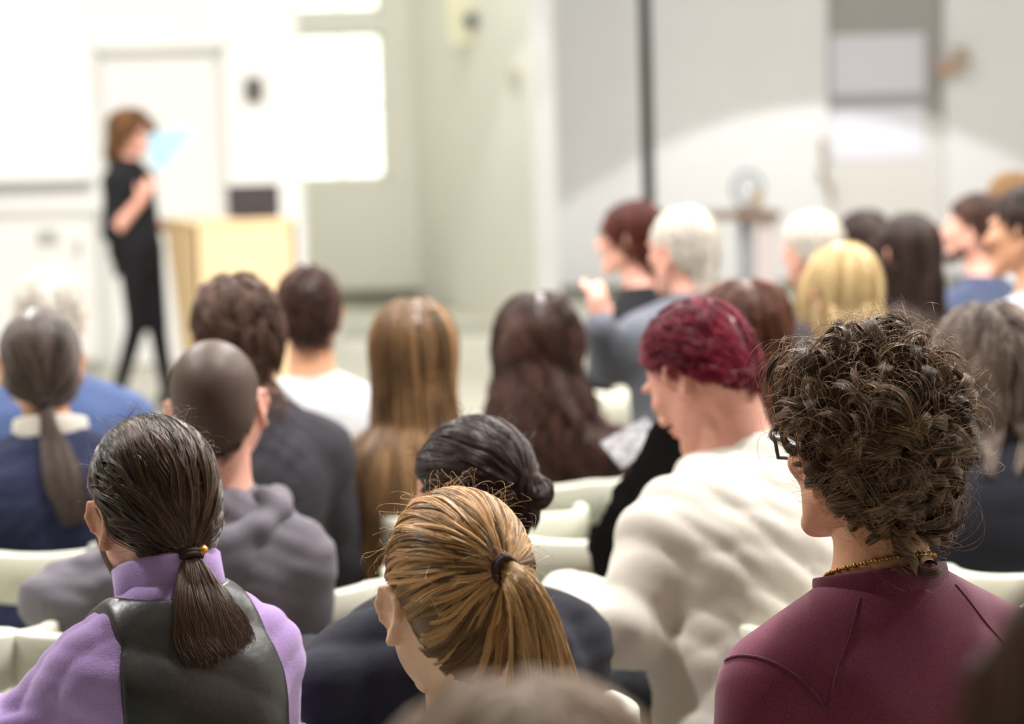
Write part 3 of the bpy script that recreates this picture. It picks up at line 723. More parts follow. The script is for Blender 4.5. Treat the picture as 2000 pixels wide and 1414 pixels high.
MB().box((-1.92, -.17, cz - .03), (.92, .18, cz), .006).build('cabinet_top', mat('cabinet_top', '#d5d3cf', .5), o)
MB().box((-1.85, -.1, 0), (.85, .14, .08)).build('plinth', mat('plinth', '#b9b8b4', .6), o)
for i in range(4):
    dd = MB().box((-1.86 + .69 * i, -.158, .12), (-1.20 + .69 * i, -.14, cz - .06), .003).build('door', mat('cabinet_white', '#efeeeb', .5), o)
    MB().box((-1.26 + .69 * i, -.17, cz - .3), (-1.235 + .69 * i, -.158, cz - .18)).build('handle', mat('handle_grey', '#8e8c88', .4), dd)
p = at(92, 464, 15.12)
tag(MB().box((p[0] - .07, 15.125, p[2] - .05), (p[0] + .07, 15.137, p[2] + .05), .002).build('notice_plate', mat('notice_grey', '#b3b1aa', .6)), 'small grey notice on the front of the white sideboard', 'sign')
p = at(495, 174, YW - .03)
o = empty('wall_speaker', (p[0], YW, p[2] - .08), label='small dark grey box mounted on the white wall right of the grey door', cat='speaker')
MB().box((-.05, -.06, 0), (.055, 0, .155), .01).build('housing', mat('box_grey', '#77746c', .6), o); MB().box((-.038, -.066, .02), (.043, -.06, .135)).build('grille', mat('box_dark', '#4d4b46', .7), o)
p = at(920, 38, 19.3); sy = 19.35
o = empty('wall_camera', (p[0], 19.45, p[2] - .07), label='small dark round camera on a pale plate high on the cream wall', cat='camera')
MB().box((-.2, .0, -.14), (.2, .05, .36), .01).build('back_plate', mat('plate_cream', '#dfdcbf', .6), o); MB().tube([(0, 0, .07), (0, -.04, .07), (0, -.1, .075)], [.05, .06, .045], 16).build('camera_body', mat('cam_dark', '#41525c', .4), o, smooth=True)
p = at(1005, 150, 18.7); tag(MB().box((p[0] - .05, 18.74, p[2] - .07), (p[0] + .05, 18.83, p[2] + .07), .01).build('thermostat', mat('thermo', '#b9b7a6', .5)), 'small grey-green thermostat box near the edge of the cream wall', 'thermostat')
# two stacked sheets, flat things, pinned on the grey panel
for (y0, y1, c, lab) in ((70, 186, '#d3d0da', 'upper pale sheet of paper pinned on the grey wall panel'), (211, 312, '#dfdfe9', 'lower pale sheet of paper pinned on the grey wall panel')):
    x0, z1 = wpt(1622, y0, YB + .09); x1, z0 = wpt(1806, y1 - 4, YB + .09)
    tag(MB().box((x0, YB + .088, z0), (x1, YB + .092, z1)).build('paper_sheet', mat('paper_' + c, c, .7)), lab, 'poster', 'paper sheets on the grey panel')
x0, z1 = wpt(1622, 187, YB + .09); x1, z0 = wpt(1806, 206, YB + .09)
tag(MB().box((x0, YB + .08, z0), (x1, YB + .097, z1), .002).build('paper_rail', mat('rail_mauve', '#9e969c', .6)), 'thin mauve-grey rail between the two pale wall sheets', 'rail')
p = at(1860, 128, YB)
o = empty('wall_lamp', (p[0], YB, p[2]), label='small brown and orange wall lamp high on the right wall', cat='lamp')
MB().tube([(0, 0, 0), (0, -.12, .03), (.03, -.2, .08)], .02).build('bracket', mat('brass_brown', '#a08f6e', .5), o, smooth=True)
MB().tube([(.03, -.2, .16), (.04, -.2, 0)], [.05, .10], 18).build('lamp_shade', mat('shade_brown', '#b1a28a', .6), o, smooth=True); MB().tube([(-.12, -.1, -.03), (-.02, -.16, -.02)], [.05, .06], 12).build('lamp_arm', mat('lamp_orange', '#d3a187', .6), o, smooth=True)
b = MB()
for k, (px, py) in enumerate(((1606, 272), (1610, 300), (1604, 330), (1618, 352), (1622, 372))):
    p = at(px, py, YB - .05); b.tube([p, p + np.array([.02, 0, -.09])], [.03, .022], 8)
tag(b.build('key_strip', mat('strip_brown', '#b09c88', .7), smooth=True), 'string of small brown ornaments hanging beside the pale sheets', 'ornament')
p = at(936, 528, 20.3)
o = empty('litter_bin', (p[0], 20.3, .0), label='small grey-brown bin standing against the back wall below the window', cat='bin')
MB().tube([(0, 0, 0), (0, 0, .42)], [.075, .09], 20).build('bin_body', mat('bin_brown', '#8c8578', .6), o, smooth=True); MB().tube([(0, 0, .42), (0, 0, .45)], [.095, .095], 20).build('rim', mat('bin_rim', '#6f695e', .5), o)
# dark pole
p = at(1256, 200, 12.6)
o = empty('floor_pole', (p[0] + .02, 12.6, 0), label='tall dark green pole standing behind the white-haired man', cat='pole')
MB().tube([(-.0, 0, .03), (0, 0, CEIL - .01)], .034, 14).build('pole', mat('pole_green', '#111915', .6), o, smooth=True); MB().tube([(0, 0, 0), (0, 0, .03)], [.16, .15], 24).build('base', mat('pole_green', '#29352e', .5), o)
# trolley with a small round device
p = at(1452, 412, 15.0); tz = p[2]
o = empty('av_table', (p[0], 15.0, 0), label='narrow dark-topped table with grey column in front of the bright wall', cat='table')
MB().box((-.24, -.2, tz - .05), (.22, .2, tz), .006).build('tabletop', mat('top_brown', '#7b6455', .5), o); MB().tube([(0, 0, .05), (0, 0, tz - .05)], .035, 12).build('column', mat('column_grey', '#8b8f98', .4), o, smooth=True)
MB().box((-.22, -.18, 0), (.22, .18, .05), .01).build('foot', mat('top_brown', '#7b6455', .5), o); MB().box((.06, -.12, tz - .5), (.2, .1, tz - .05), .008).build('side_case', mat('case_pink', '#cbbfc0', .6), o)
o = empty('desk_fan', (p[0] + .03, 15.0, tz), label='small round grey-blue fan standing on the narrow table', cat='fan')
MB().tube([(0, 0, 0), (0, 0, .03)], [.085, .07], 20).build('base', mat('fan_brown', '#8d7a66', .5), o)
MB().tube([(math.cos(t) * .095, 0, .14 + math.sin(t) * .11) for t in np.linspace(0, 6.283, 28)], .013, 8, cap=False).build('ring', mat('fan_blue', '#7d8898', .4), o, smooth=True)
MB().tube([(math.cos(t) * .05 - .01, -.02, .14 + math.sin(t) * .06) for t in np.linspace(0, 6.283, 22)], .006, 8, cap=False).build('guard', mat('fan_blue', '#7d8898', .4), o, smooth=True)
MB().box((.03, -.04, .03), (.09, .04, .13), .01).build('motor', mat('fan_yellow', '#b09a6c', .5), o)
# lectern
WOOD = mat('lectern_wood', '#e3c79c', .45, .06, 4, stretch=(6, 6, 1)); WOOD_SHADED = mat('lectern_wood_shaded', '#dcbf94', .45, .06, 4, stretch=(6, 6, 1))  # side panels take the same wood darkened, their shade put into the colour
LY = 12.3; a0 = at(377, 440, LY); a1 = at(577, 432, LY); lw = a1[0] - a0[0]; lz = a0[2]
o = empty('lectern', (a0[0], LY, 0), yaw=0, label='pale wooden lectern with sloping side panels standing beside the speaker', cat='lectern')
MB().box((0, 0, .02), (lw, .025, lz), .004).build('front_panel', WOOD, o)
# side panels narrow towards the foot; they flare to the left as the lectern is seen from its corner
sd = .62; ang = rad(28)
def side(x0, nm):
    dxb, dxt = -.115, -.245
    v = [(x0, 0, 0), (x0 + .025, 0, 0), (x0 + .025 + dxb, sd * .7, 0), (x0 + dxb, sd * .7, 0), (x0, 0, lz), (x0 + .025, 0, lz), (x0 + .025 + dxt, sd, lz), (x0 + dxt, sd, lz)]
    return MB().add(v, [(0, 3, 2, 1), (4, 5, 6, 7), (0, 1, 5, 4), (1, 2, 6, 5), (2, 3, 7, 6), (3, 0, 4, 7)]).build(nm, WOOD_SHADED, o)
side(0, 'side_panel'); side(lw - .025, 'side_panel')
b = MB(); b.plate([(-.01, -.01), (lw + .01, -.01), (lw - .245, sd), (-.255, sd)], lz, lz + .02); b.build('lectern_top', WOOD, o)
b = MB(); b.plate([(.02, .02), (lw - .03, .02), (lw - .2, sd - .08), (-.18, sd - .08)], .45, .47); b.build('shelf', WOOD, o)
p = at(352, 608, LY + .3); b = MB(); c0 = np.array([-.09 - .012, .36, p[2]]); n_ = nrm(np.array([-.62, -.22, 0])); e_ = nrm(np.cross(n_, [0, 0, 1.]))
b.tube([c0 - n_ * .03, c0 + n_ * .012], .062, 24); b.build('round_badge', mat('badge', '#d9c6b4', .5), o)
m0 = at(445, 413, LY + .22); m1 = at(543, 360, LY + .22)
o = empty('monitor', ((m0[0] + m1[0]) / 2, LY + .24, lz + .02), label='dark flat monitor standing on the wooden lectern', cat='monitor')
mw = (m1[0] - m0[0]) / 2; mh = m1[2] - lz - .02
MB().box((-mw, -.015, mh - .175), (mw, .02, mh), .006).build('display', mat('monitor_dark', '#332d30', .5), o); MB().box((-.03, 0, .01), (.03, .03, mh - .1)).build('stand', mat('monitor_dark', '#453f42', .5), o); MB().box((-.09, -.05, 0), (.09, .09, .012), .003).build('foot', mat('monitor_dark', '#453f42', .5), o)
p = at(385, 430, LY + .2); b = MB(); b.tube([(0, 0, 0), (0, 0, .09)], [.028, .034], 16)
o = b.build('drinking_glass', mat('glass_grey', '#cfd2d0', .1, alpha=.5), smooth=True); o.location = (a0[0] - .02, LY + .25, lz + .02); tag(o, 'small clear drinking glass on the left corner of the lectern', 'glass')
# luminaires
for i, (x, y) in enumerate(LAMPS):
    o = empty('downlight', (x, y, CEIL - .07), label='round white recessed downlight in the ceiling', cat='ceiling light', group='ceiling downlights')
    MB().tube([(0, 0, .0), (0, 0, .069)], [.15, .16], 24).build('housing', FRAMEM, o, smooth=True)

# ------------------------------------------------------------------ chairs
SHELL = mat('chair_shell', '#dcdccb', .4, coat=.1); STEEL = mat('chair_steel', '#9a9a9c', .3, metal=.7)
def make_chair(SX=.9):
    r = empty('chair', (0, 0, 0))
    # wrap-round back band, swept as a closed section along a half ellipse
    V = []; f = []; prof = [(-.006, -.046), (.004, -.052), (.012, -.046), (.012, .046), (.006, .054), (-.004, .054), (-.012, .046), (-.010, -.042)]; k = len(prof); ns = 29
    for i in range(ns):
        t = rad(-188 + 196 * i / (ns - 1)) ; c, s_ = math.cos(t), math.sin(t)
        bx, by = .245 * c, -.03 + .19 * s_; hgt = 1 - .45 * max(0, abs(c) - .6) / .4; up = .02 * (abs(c) ** 2)
        for (a, z) in prof: V.append((SX * bx + c * a * 1.1, by + s_ * a * 1.1, .695 + z * hgt + up))
    for i in range(ns - 1):
        for j in range(k): f.append((i * k + j, i * k + (j + 1) % k, (i + 1) * k + (j + 1) % k, (i + 1) * k + j))
    f += [tuple(range(k)), tuple((ns - 1) * k + j for j in range(k))[::-1]]
    mb = MB(); mb.add(V, f); mb.build('backrest', SHELL, r, smooth=True)
    # dished seat
    V = []; f = []; nr, na = 7, 32
    for lay in (0, 1):
        for i in range(nr + 1):
            for j in range(na):
                t = 2 * math.pi * j / na; q = i / nr; se = (abs(math.cos(t)) ** 4 + abs(math.sin(t)) ** 4) ** -.25
                x = .205 * q * se * math.cos(t); y = .215 * q * se * math.sin(t); V.append((x, y, .425 + .018 * q * q * (1 if y < .1 else .2) + (0 if lay == 0 else .014)))
    def ix(l, i, j): return (l * (nr + 1) + i) * na + j % na
    for i in range(nr):
        for j in range(na): f += [(ix(0, i, j), ix(0, i + 1, j), ix(0, i + 1, j + 1), ix(0, i, j + 1)), (ix(1, i, j), ix(1, i, j + 1), ix(1, i + 1, j + 1), ix(1, i + 1, j))]
    for j in range(na): f.append((ix(0, nr, j), ix(1, nr, j), ix(1, nr, j + 1), ix(0, nr, j + 1)))
    obj('seat', V, f, SHELL, r)
    for x in (-1, 1):
        MB().tube([(x * .16, -.205, .43), (x * .17, -.215, .55), (x * .18, -.20, .66)], .011, 10).build('back_post', STEEL, r, smooth=True)
        for y in (-1, 1): MB().tube([(x * .17, y * .15, .425), (x * .205, y * .2, .22), (x * .215, y * .215, .0)], .011, 10).build('leg', STEEL, r, smooth=True)
    return r
CHAIR = make_chair(); CHAIRS = 0
TAB = []
def chair(x, y, yaw, label, tablet=False):
    global CHAIRS
    c = CHAIR if CHAIRS == 0 else copy_tree(CHAIR); CHAIRS += 1
    c.location = (x, y, 0); c.rotation_euler = (0, 0, yaw); tag(c, label, 'chair', 'white shell chairs of the audience')
    TAB.append((c, tablet)); return c
def finish_chairs():
    for c, t in TAB:
        if t:
            MB().plate(rrect(.18, .42, -.02, .34, .06), .70, .725).build('writing_tablet', SHELL, c); MB().tube([(.21, .1, .43), (.28, .1, .6), (.3, .12, .70)], .011, 10).build('tablet_arm', STEEL, c, smooth=True)

# ------------------------------------------------------------------ materials of hair and cloth
H_CURL = hair_mat('hair_curly_brown', '#1a100b', '#b08b69', .38, .9); H_BRN = hair_mat('hair_brown', '#150d09', '#6d523e', .3, .9); H_BLOND = hair_mat('hair_blond', '#4a2e18', '#f6c68a', .34, .7)
H_DARK = hair_mat('hair_dark', '#1a1312', '#54423c', .35); H_GREYB = hair_mat('hair_grey_brown', '#1c1512', '#75655c', .36, .9); H_AUB = hair_mat('hair_auburn', '#3b2617', '#c59c70', .36, .7)
H_RED = hair_mat('hair_wine_red', '#3a0512', '#a92b48', .35); H_WHITE = hair_mat('hair_white', '#b5ada1', '#e9e3d8', .5); H_GOLD = hair_mat('hair_gold', '#94713c', '#f3dcab', .4)
H_MID = hair_mat('hair_mid_brown', '#2a1b14', '#86685a', .38); H_CHEST = hair_mat('hair_chestnut', '#1c110e', '#6e4d42', .36); H_BUZZ = hair_mat('hair_buzz', '#2c201b', '#6b574c', .5)
H_NEAR = hair_mat('hair_taupe', '#8a7464', '#e6d2bf', .6); H_STREAK = hair_mat('hair_streaked', '#33241e', '#a89588', .42)
def cloth(n, c, **k): return mat(n, c, k.pop('rough', .9), k.pop('noise', .12), k.pop('nscale', 260), k.pop('bump', .5), k.pop('bscale', 500), sheen=k.pop('sheen', .03), spec=k.pop('spec', .25), **k)
BURG = cloth('wool_burgundy', '#6e2a44', noise=.28, nscale=420, sheen=.25, bump=.22, bscale=1100); BURGD = cloth('wool_burgundy_rib', '#5f2239', noise=.25, nscale=420, sheen=.2, bump=.3, bscale=500, stretch=(3, 3, .3))
LILAC = cloth('cotton_lilac', '#a98bc4', noise=.07, sheen=.35); VEST = mat('leather_black', '#2a2827', .38, .12, 25, .35, 60, spec=.5)
GREY = cloth('fleece_grey', '#6f6a72'); DGREY = cloth('cotton_charcoal', '#3b393f'); NAVY = cloth('wool_navy', '#262a45'); INK = cloth('wool_ink', '#20212b'); BLACK = cloth('cotton_black', '#18181c')
OFFW = cloth('cotton_offwhite', '#d6d0c6', noise=.03); WHITE = cloth('cotton_white', '#f1f1ef', noise=.03); LGREY = cloth('cotton_light_grey', '#b9b7bb'); TWEED = cloth('tweed_grey', '#63666f'); BLUE = cloth('cotton_blue', '#48587f'); SLATE = cloth('wool_slate', '#434b63')
JEANS = cloth('denim_dark', '#23283a'); TAUPE = cloth('cotton_taupe', '#a89a8c')
DOTS = cloth('blouse_dots', '#33373b'); 
nt = DOTS.node_tree; bs = nt.nodes['Principled BSDF']; tc = nt.nodes.new('ShaderNodeTexCoord'); vo = nt.nodes.new('ShaderNodeTexVoronoi'); vo.inputs['Scale'].default_value = 13
cr = nt.nodes.new('ShaderNodeValToRGB'); cr.color_ramp.elements[0].color = srgb('#e6e9f0'); cr.color_ramp.elements[1].color = srgb('#33383a'); cr.color_ramp.elements[0].position = .36; cr.color_ramp.elements[1].position = .42
nt.links.new(tc.outputs['Object'], vo.inputs['Vector']); nt.links.new(vo.outputs['Distance'], cr.inputs[0]); nt.links.new(cr.outputs[0], bs.inputs['Base Color'])

# ---- 1 the curly-haired man
def curly_sub(sh, root):
    hc, R = sh['hc'], sh['R']; q = lambda x, y, z: hc + R @ np.array([x, y, z])
    g = MB(); DKF = mat('glasses_frame', '#1d2b2b', .25, coat=.5)
    for x in (-1, 1):
        rim = [(x * .008, .112, .020), (x * .034, .113, .025), (x * .058, .104, .024), (x * .063, .100, .012), (x * .057, .101, -.012), (x * .034, .107, -.016), (x * .013, .110, -.011), (x * .008, .112, .004), (x * .008, .112, .020)]
        g.tube([q(*p) for p in rim], .0026, 8)
    g.tube([q(-.009, .113, .014), q(0, .117, .017), q(.009, .113, .014)], .0026, 8)
    fr = g.build('glasses', DKF, root, smooth=True)
    for x in (-1, 1):
        t = MB(); t.tube([q(x * .062, .100, .019), q(x * .074, .085, .018), q(x * .0785, .03, .014), q(x * .080, -.004, .016), q(x * .078, -.022, .0)], [.0036, .0032, .0028, .0026, .0022], 8); t.build('temple', DKF, fr, smooth=True)
        l = MB(); V = [q(x * .034, .108, .004)] + [q(x * (.034 + .024 * math.cos(t_)), .109 - .008 * max(0, math.cos(t_)), .004 + .018 * math.sin(t_)) for t_ in np.linspace(0, 2 * math.pi, 20, endpoint=False)]
        l.add(V, [(0, i + 1, (i + 1) % 20 + 1) for i in range(20)]); l.build('lens', mat('lens_glass', '#eef6f4', .03, alpha=.15), fr, smooth=True)
    # gold chain
    P, D = ring(sh['F'], sh['Nk'] + np.array([0, .0, .032]), RX(-.36), .003, 90, .02, .14); c = MB()
    for i in range(0, 90):
        a, b_ = P[i], P[(i + 1) % 90]; c.tube([a, lerp(a, b_, .8)], .0021 if i % 3 else .0032, 6)
    c.build('necklace', mat('gold', '#c79a4a', .25, metal=1), root, smooth=True)
    # shoulder seams of the sweater
    G = sh['G']
    def on(p, h=.0005):
        p = np.array([p], float)
        for _ in range(6): d = G.sample(p) - h; p = p - G.grad(p) * d[..., None] * .9
        return p[0]
    for x in (-1, 1):
        A = sh['Sh'][x] + np.array([x * .045, .02, .03]); B = sh['Sh'][x] + np.array([-x * .025, -.075, -.01]); Bm = sh['Sh'][x] + np.array([x * .020, -.045, .045])
        pts = [on((1 - t) ** 2 * A + 2 * t * (1 - t) * Bm + t * t * B) for t in np.linspace(0, 1, 16)]
        MB().tube(pts, [.0010] + [.0025] * 14 + [.0010], 8).build('seam', BURGD, root, smooth=True)
        A2 = sh['Nk'] + np.array([x * .065, -.045, .0]); pts = [on(lerp(A2, B, t)) for t in np.linspace(0, 1, 16)]
        MB().tube(pts, .0010, 6).build('seam', BURGD, root, smooth=True)
person('person with curly brown hair and dark-rimmed glasses in a burgundy sweater, seen from behind', 1684, 890, 2.9, yaw=24, hyaw=30, hpitch=2, ho=(-.005, .05), nk=(.008, -.035, -.168), drop=.108, sw=.163,
       skin='warm', top=BURG, topname='sweater', shirt_infl=.010, fold=.0022, ffr=20, trousers=JEANS, q=3, neck=1.08,
       L=dict(el=(-.075, .03, -.25), wr=(.10, .22, .02)), collar_=crew(BURGD, .032, .006, .010, -.25), sub=curly_sub,
       hairc=dict(style='curly', mat=H_CURL, locks=330, per=72, stray=6, frizz=280, pts=30, hr=(.010, .0205), r=.00045, cap=.018, seed=3, nape=.004, hl=.004, temple=.036))

# ---- 2 the woman with the brown ponytail, leather waistcoat over lilac
def vest_sub(sh, root):
    G = Field(*sh['G'].ax); G.apply(sh['torso'] + sh['pelvis'] + sh['arms']['up'], .0195)
    for x in (-1, 1):
        s_ = sh['Sh'][x]; e_ = [q for q in sh['arms']['up']][0 if x < 0 else 1][2]; G.apply([cone(s_ + np.array([x * .035, 0, -.03]), e_ + (e_ - s_) * .4, .078, .085, .008, '-')]); G.apply([cone(s_ + np.array([x * .062, 0, .12]), s_ + np.array([x * .050, -.0, -.13]), .078, .062, .01, '-', flat=((0, 1, 0), 2.0))])
    G.apply([cone(sh['Nk'] + np.array([0, .02, .10]), sh['Nk'] + np.array([0, .0, -.005]), .078, .070, .012, '-')])
    X, Y, Z = G.ax[0][:, None, None], G.ax[1][None, :, None], G.ax[2][None, None, :]; G.f = G.f - folds((X, Y, Z), .0026, 20, 5, (.3, .2, 1))
    v, f = G.mesh(); obj('waistcoat', v, f, VEST, root)
def turtle(sh, root):
    Rc = RX(-.30); c = sh['Nk'] + np.array([0, .004, .052])
    collar('turtleneck', sh['F'], c, Rc, .004, [(.010, -.05), (.016, -.03), (.015, -.005), (.014, .012), (.009, .017), (.003, .012), (.001, -.04)], LILAC, root, wob=.004)
def sleeve_folds(sh):
    s_ = sh['Sh'][-1]; e = sh['arms']['up'][0][2]; out = []; r = random.Random(4)
    for k in range(6):
        a = -3.8 + k * .34; o = np.array([math.cos(a) * .062, math.sin(a) * .062, 0])
        out.append(cone(s_ + o * .98 + np.array([0, 0, -.03 - .01 * (k % 2)]), e + o * .88 + np.array([0, 0, .03]), .010, .015, .007))
    for k in range(5):
        p = lerp(s_, e, .8 + .12 * k); out.append(cone(p + np.array([-.058, -.01, .012]), p + np.array([.01, -.060, -.012]), .012, .012, .012))
    return out
person('person with a low brown ponytail in a black leather waistcoat over a lilac turtleneck', 300, 990, 3.1, yaw=34, hyaw=27, hpitch=-8, hroll=-5, ho=(.03, .13), nk=(-.018, -.075, -.125), drop=.085, sw=.115, bulk=.9,
       skin='warm', top=LILAC, topname='pullover', shirt_infl=.012, fold=.006, ffr=44, trousers=JEANS, q=3, extra=sleeve_folds,
       L=dict(elw=(35, 1440, 2.98), wrw=(-70, 1400, 3.2)), collar_=turtle, sub=vest_sub,
       hairc=dict(style='pony', mat=H_BRN, n=11000, r=.00045, vol=.011, tie=(.004, -.098, -.058), tail_local=True, tail=[(-.002, -.02, -.025), (-.002, -.032, -.07), (.002, -.036, -.11), (.006, -.036, -.145)], tailw=[.011, .024, .040, .049, .040],
                  tailflat=.5, tailwave=.006, clumps=260, clump=.6, tonec=.75, arch=.55, wob=.09, band=mat('tie_dark', '#2b1d1c', .8), bead=(.8, -.6, .2), seed=11, minlen=.72, fly=160, nape=-.004, hl=.002))

# ---- 3 the blond ponytail
person('person with a high blond ponytail tied with a dark band, in the front centre', 890, 1170, 2.75, yaw=12, hyaw=19, hpitch=-6, ho=(0, .09), nk=(.012, -.035, -.19), drop=.10, sw=.15, hs=1.06, jaw=.9,
       skin='pale', top=INK, topname='jumper', shirt_infl=.010, fold=.003, trousers=JEANS, q=3, neck=.98, collar_=crew(INK, .016, .006, .012, -.3),
       hairc=dict(style='pony', mat=H_BLOND, n=15000, r=.00042, vol=.010, tie=(.018, -.102, .040), tail_local=True, tail=[(.010, -.030, -.004), (.024, -.048, -.045), (.030, -.052, -.11), (.034, -.05, -.175), (.036, -.045, -.24)], tailw=[.013, .020, .028, .038, .048, .05],
                  tailflat=.55, tailwave=.006, clumps=320, clump=.62, tonec=.8, arch=.12, wob=.05, band=mat('tie_maroon', '#3a2022', .8), seed=12, minlen=.85, fly=220, cap=.004, captone=.1, hl=-.004, temple=-.014))

# ---- 4, 5 the two blurred heads right at the lens
person('blurred head with light brown hair at the very bottom centre, closest to the camera', 1020, 1722, 1.35, yaw=0, hyaw=10, skin='pale', top=TAUPE, topname='jumper', trousers=JEANS, q=2, fold=0, eyes=False,
       hairc=dict(style='fall', mat=H_NEAR, n=5000, len=.2, r=.0009, vol=.014, wave=.004, seed=21, part=.02, captone=.5, fx=.3))
person('blurred person with brown hair cut off by the right edge at the bottom', 2262, 1470, 1.25, yaw=20, hyaw=25, skin='pink', top=LGREY, topname='jumper', trousers=JEANS, q=2, fold=0, eyes=False,
       hairc=dict(style='fall', mat=H_MID, n=4000, len=.16, r=.0009, vol=.012, seed=22))

# ---- 6 dark bun
person('person with a small dark bun and navy jumper, half hidden behind the blond ponytail', 925, 982, 3.5, yaw=24, hyaw=46, hpitch=-22, hroll=0, ho=(.09, .17), nk=(-.07, -.09, -.12), drop=.10, sw=.165, bulk=1.1,
       skin='warm', top=INK, topname='jumper', shirt_infl=.014, fold=.008, ffr=38, trousers=JEANS, q=2, neck=.95, L=dict(elw=(640, 1345, 3.25), wrw=(600, 1290, 3.55)), collar_=crew(INK, .018, .007, .02, -.3),
       hairc=dict(style='pony', mat=H_DARK, n=6000, r=.0007, vol=.013, tie=(.0, -.105, -.015), tail=[(0, -.105, -.015), (.014, -.128, -.002), (.016, -.142, -.022), (-.004, -.138, -.042), (-.018, -.124, -.022), (-.004, -.134, .002)], tailw=[.012, .017, .018, .018, .016, .010],
                  tailflat=1, tailwave=.004, clumps=120, clump=.5, arch=.3, wob=.06, seed=13, fly=120))
# ---- 7 cropped hair, grey hoodie
def hood(sh, root):
    N_ = sh['Nk']; G = Field(axis(N_[0] - .2, N_[0] + .2, .007), axis(N_[1] - .2, N_[1] + .16, .007), axis(N_[2] - .2, N_[2] + .12, .007)); pr = []
    pts = [(-.10, .05, .0), (-.105, -.02, -.012), (-.075, -.075, -.035), (0, -.10, -.06), (.075, -.075, -.035), (.105, -.02, -.012), (.10, .05, .0)]
    for a, c in zip(pts[:-1], pts[1:]): pr.append(cone(N_ + np.array(a), N_ + np.array(c), .028, .028, .02))
    pr.append(ell(N_ + np.array([0, -.105, -.09]), (.075, .03, .06), None, .03)); pr.append(ell(N_ + np.array([.085, -.03, .012]), (.02, .02, .028), None, .015))
    G.apply(pr); X, Y, Z = G.ax[0][:, None, None], G.ax[1][None, :, None], G.ax[2][None, None, :]; G.f = G.f - folds((X, Y, Z), .004, 40, 9)
    v, f = G.mesh(); obj('hood', v, f, GREY, root)
person('person with cropped hair and protruding reddish ears in a grey hooded top', 424, 797, 4.15, yaw=0, hyaw=2, hpitch=-3, hroll=-5, ho=(.055, .06), nk=(.0, -.03, -.175), drop=.105, sw=.13, bulk=.92, hs=1.0,
       skin='pink', top=GREY, topname='hoodie', shirt_infl=.017, fold=.010, ffr=36, trousers=JEANS, q=2, neck=1.05, L=dict(elw=(108, 1175, 4.05), wrw=(165, 1250, 4.28)), Rr=dict(el=(.02, .08, -.26)), sub=hood,
       hairc=dict(style='short', mat=H_BUZZ, n=9000, len=.011, minlen=.6, r=.0006, vol=.003, cap=.0045, captone=.45, grav=.1, seed=14, pts=4, clumps=900, hl=.002))
# ---- 8 long ponytail at the left edge
def shirtcollar(sh, root):
    collar('shirt_collar', sh['F'], sh['Nk'] + np.array([0, 0, .028]), RX(-.28), .005, rprof(.010, .05), OFFW, root)
person('person with a long low brown ponytail, cream collar and navy jumper at the left edge', 80, 712, 4.9, yaw=8, hyaw=12, hpitch=-3, ho=(-.02, .05), nk=(.018, -.04, -.165), drop=.10, sw=.155, bulk=1.08, skin='warm', top=NAVY, topname='jumper', shirt_infl=.014, fold=.004,
       trousers=JEANS, q=2, neck=.92, collar_=shirtcollar,
       hairc=dict(style='pony', mat=H_GREYB, n=5000, r=.0009, vol=.010, tie=(.004, -.092, -.070), tail_local=True, tail=[(.005, -.02, -.05), (.02, -.03, -.11), (.035, -.035, -.18), (.052, -.04, -.25)], tailw=[.012, .018, .03, .036, .026], tailflat=.5, seed=15, clumps=90, band=mat('tie_dark', '#2b1d1c', .8)))
# ---- 9, 10
person('person with thick tousled brown hair in a charcoal shirt, in front of the lectern', 464, 655, 4.95, yaw=14, hyaw=28, hpitch=-8, hroll=-6, ho=(-.005, .10), nk=(.022, -.05, -.165), drop=.095, sw=.138, bulk=.95, skin='pink', top=DGREY, topname='shirt', shirt_infl=.014,
       fold=.006, trousers=JEANS, q=2, hairc=dict(style='fall', mat=H_MID, n=4200, len=.085, minlen=.6, r=.0011, vol=.014, wave=.006, wfreq=70, seed=16, rand=.5, clumps=110, cap=.010, nape=-.01))
person('person with short dark brown hair in a pale grey shirt, right of the lectern', 603, 612, 6.1, yaw=10, hyaw=6, ho=(-.02, .05), drop=.10, sw=.158, skin='warm', top=mat('shirt_grey_white', '#c2c2c5', .8), topname='shirt', trousers=JEANS, q=1, fold=.003, neck=1.1,
       hairc=dict(style='short', mat=H_CHEST, n=3000, len=.04, minlen=.6, r=.0013, vol=.012, cap=.006, seed=17, rand=.35, nape=.006))
# ---- 11, 12 long hair
person('person with long straight auburn-blond hair falling over a black top', 806, 692, 5.15, yaw=4, hyaw=8, hpitch=-3, ho=(0, .07), nk=(0, -.05, -.18), drop=.10, sw=.14, skin='pale', top=BLACK, topname='jumper', trousers=JEANS, q=2, fold=.003, ears=False,
       hairc=dict(style='fall', mat=H_AUB, n=7000, len=.50, minlen=.85, r=.0010, vol=.016, seed=18, part=.0, clumps=110, clump=.45, wave=.003, wfreq=18, pts=22, fy=-.35, fx=.35, cap=.012, nape=-.01, tonec=.75, outw=.05))
person('person with very long wavy dark brown hair, left of the wine-red-haired person', 1050, 672, 5.6, yaw=-4, hyaw=4, hpitch=-4, ho=(0, .07), nk=(.0, -.05, -.18), drop=.10, sw=.15, skin='pale', top=BLACK, topname='jumper', trousers=JEANS, q=2, fold=.003, ears=False,
       hairc=dict(style='fall', mat=H_CHEST, n=7500, len=.52, minlen=.82, r=.0012, vol=.013, seed=19, part=.01, clumps=130, clump=.6, tonec=.7, wave=.020, wfreq=42, pts=30, fx=.35, fy=-.3, cap=.014, outw=.22, kg=13))
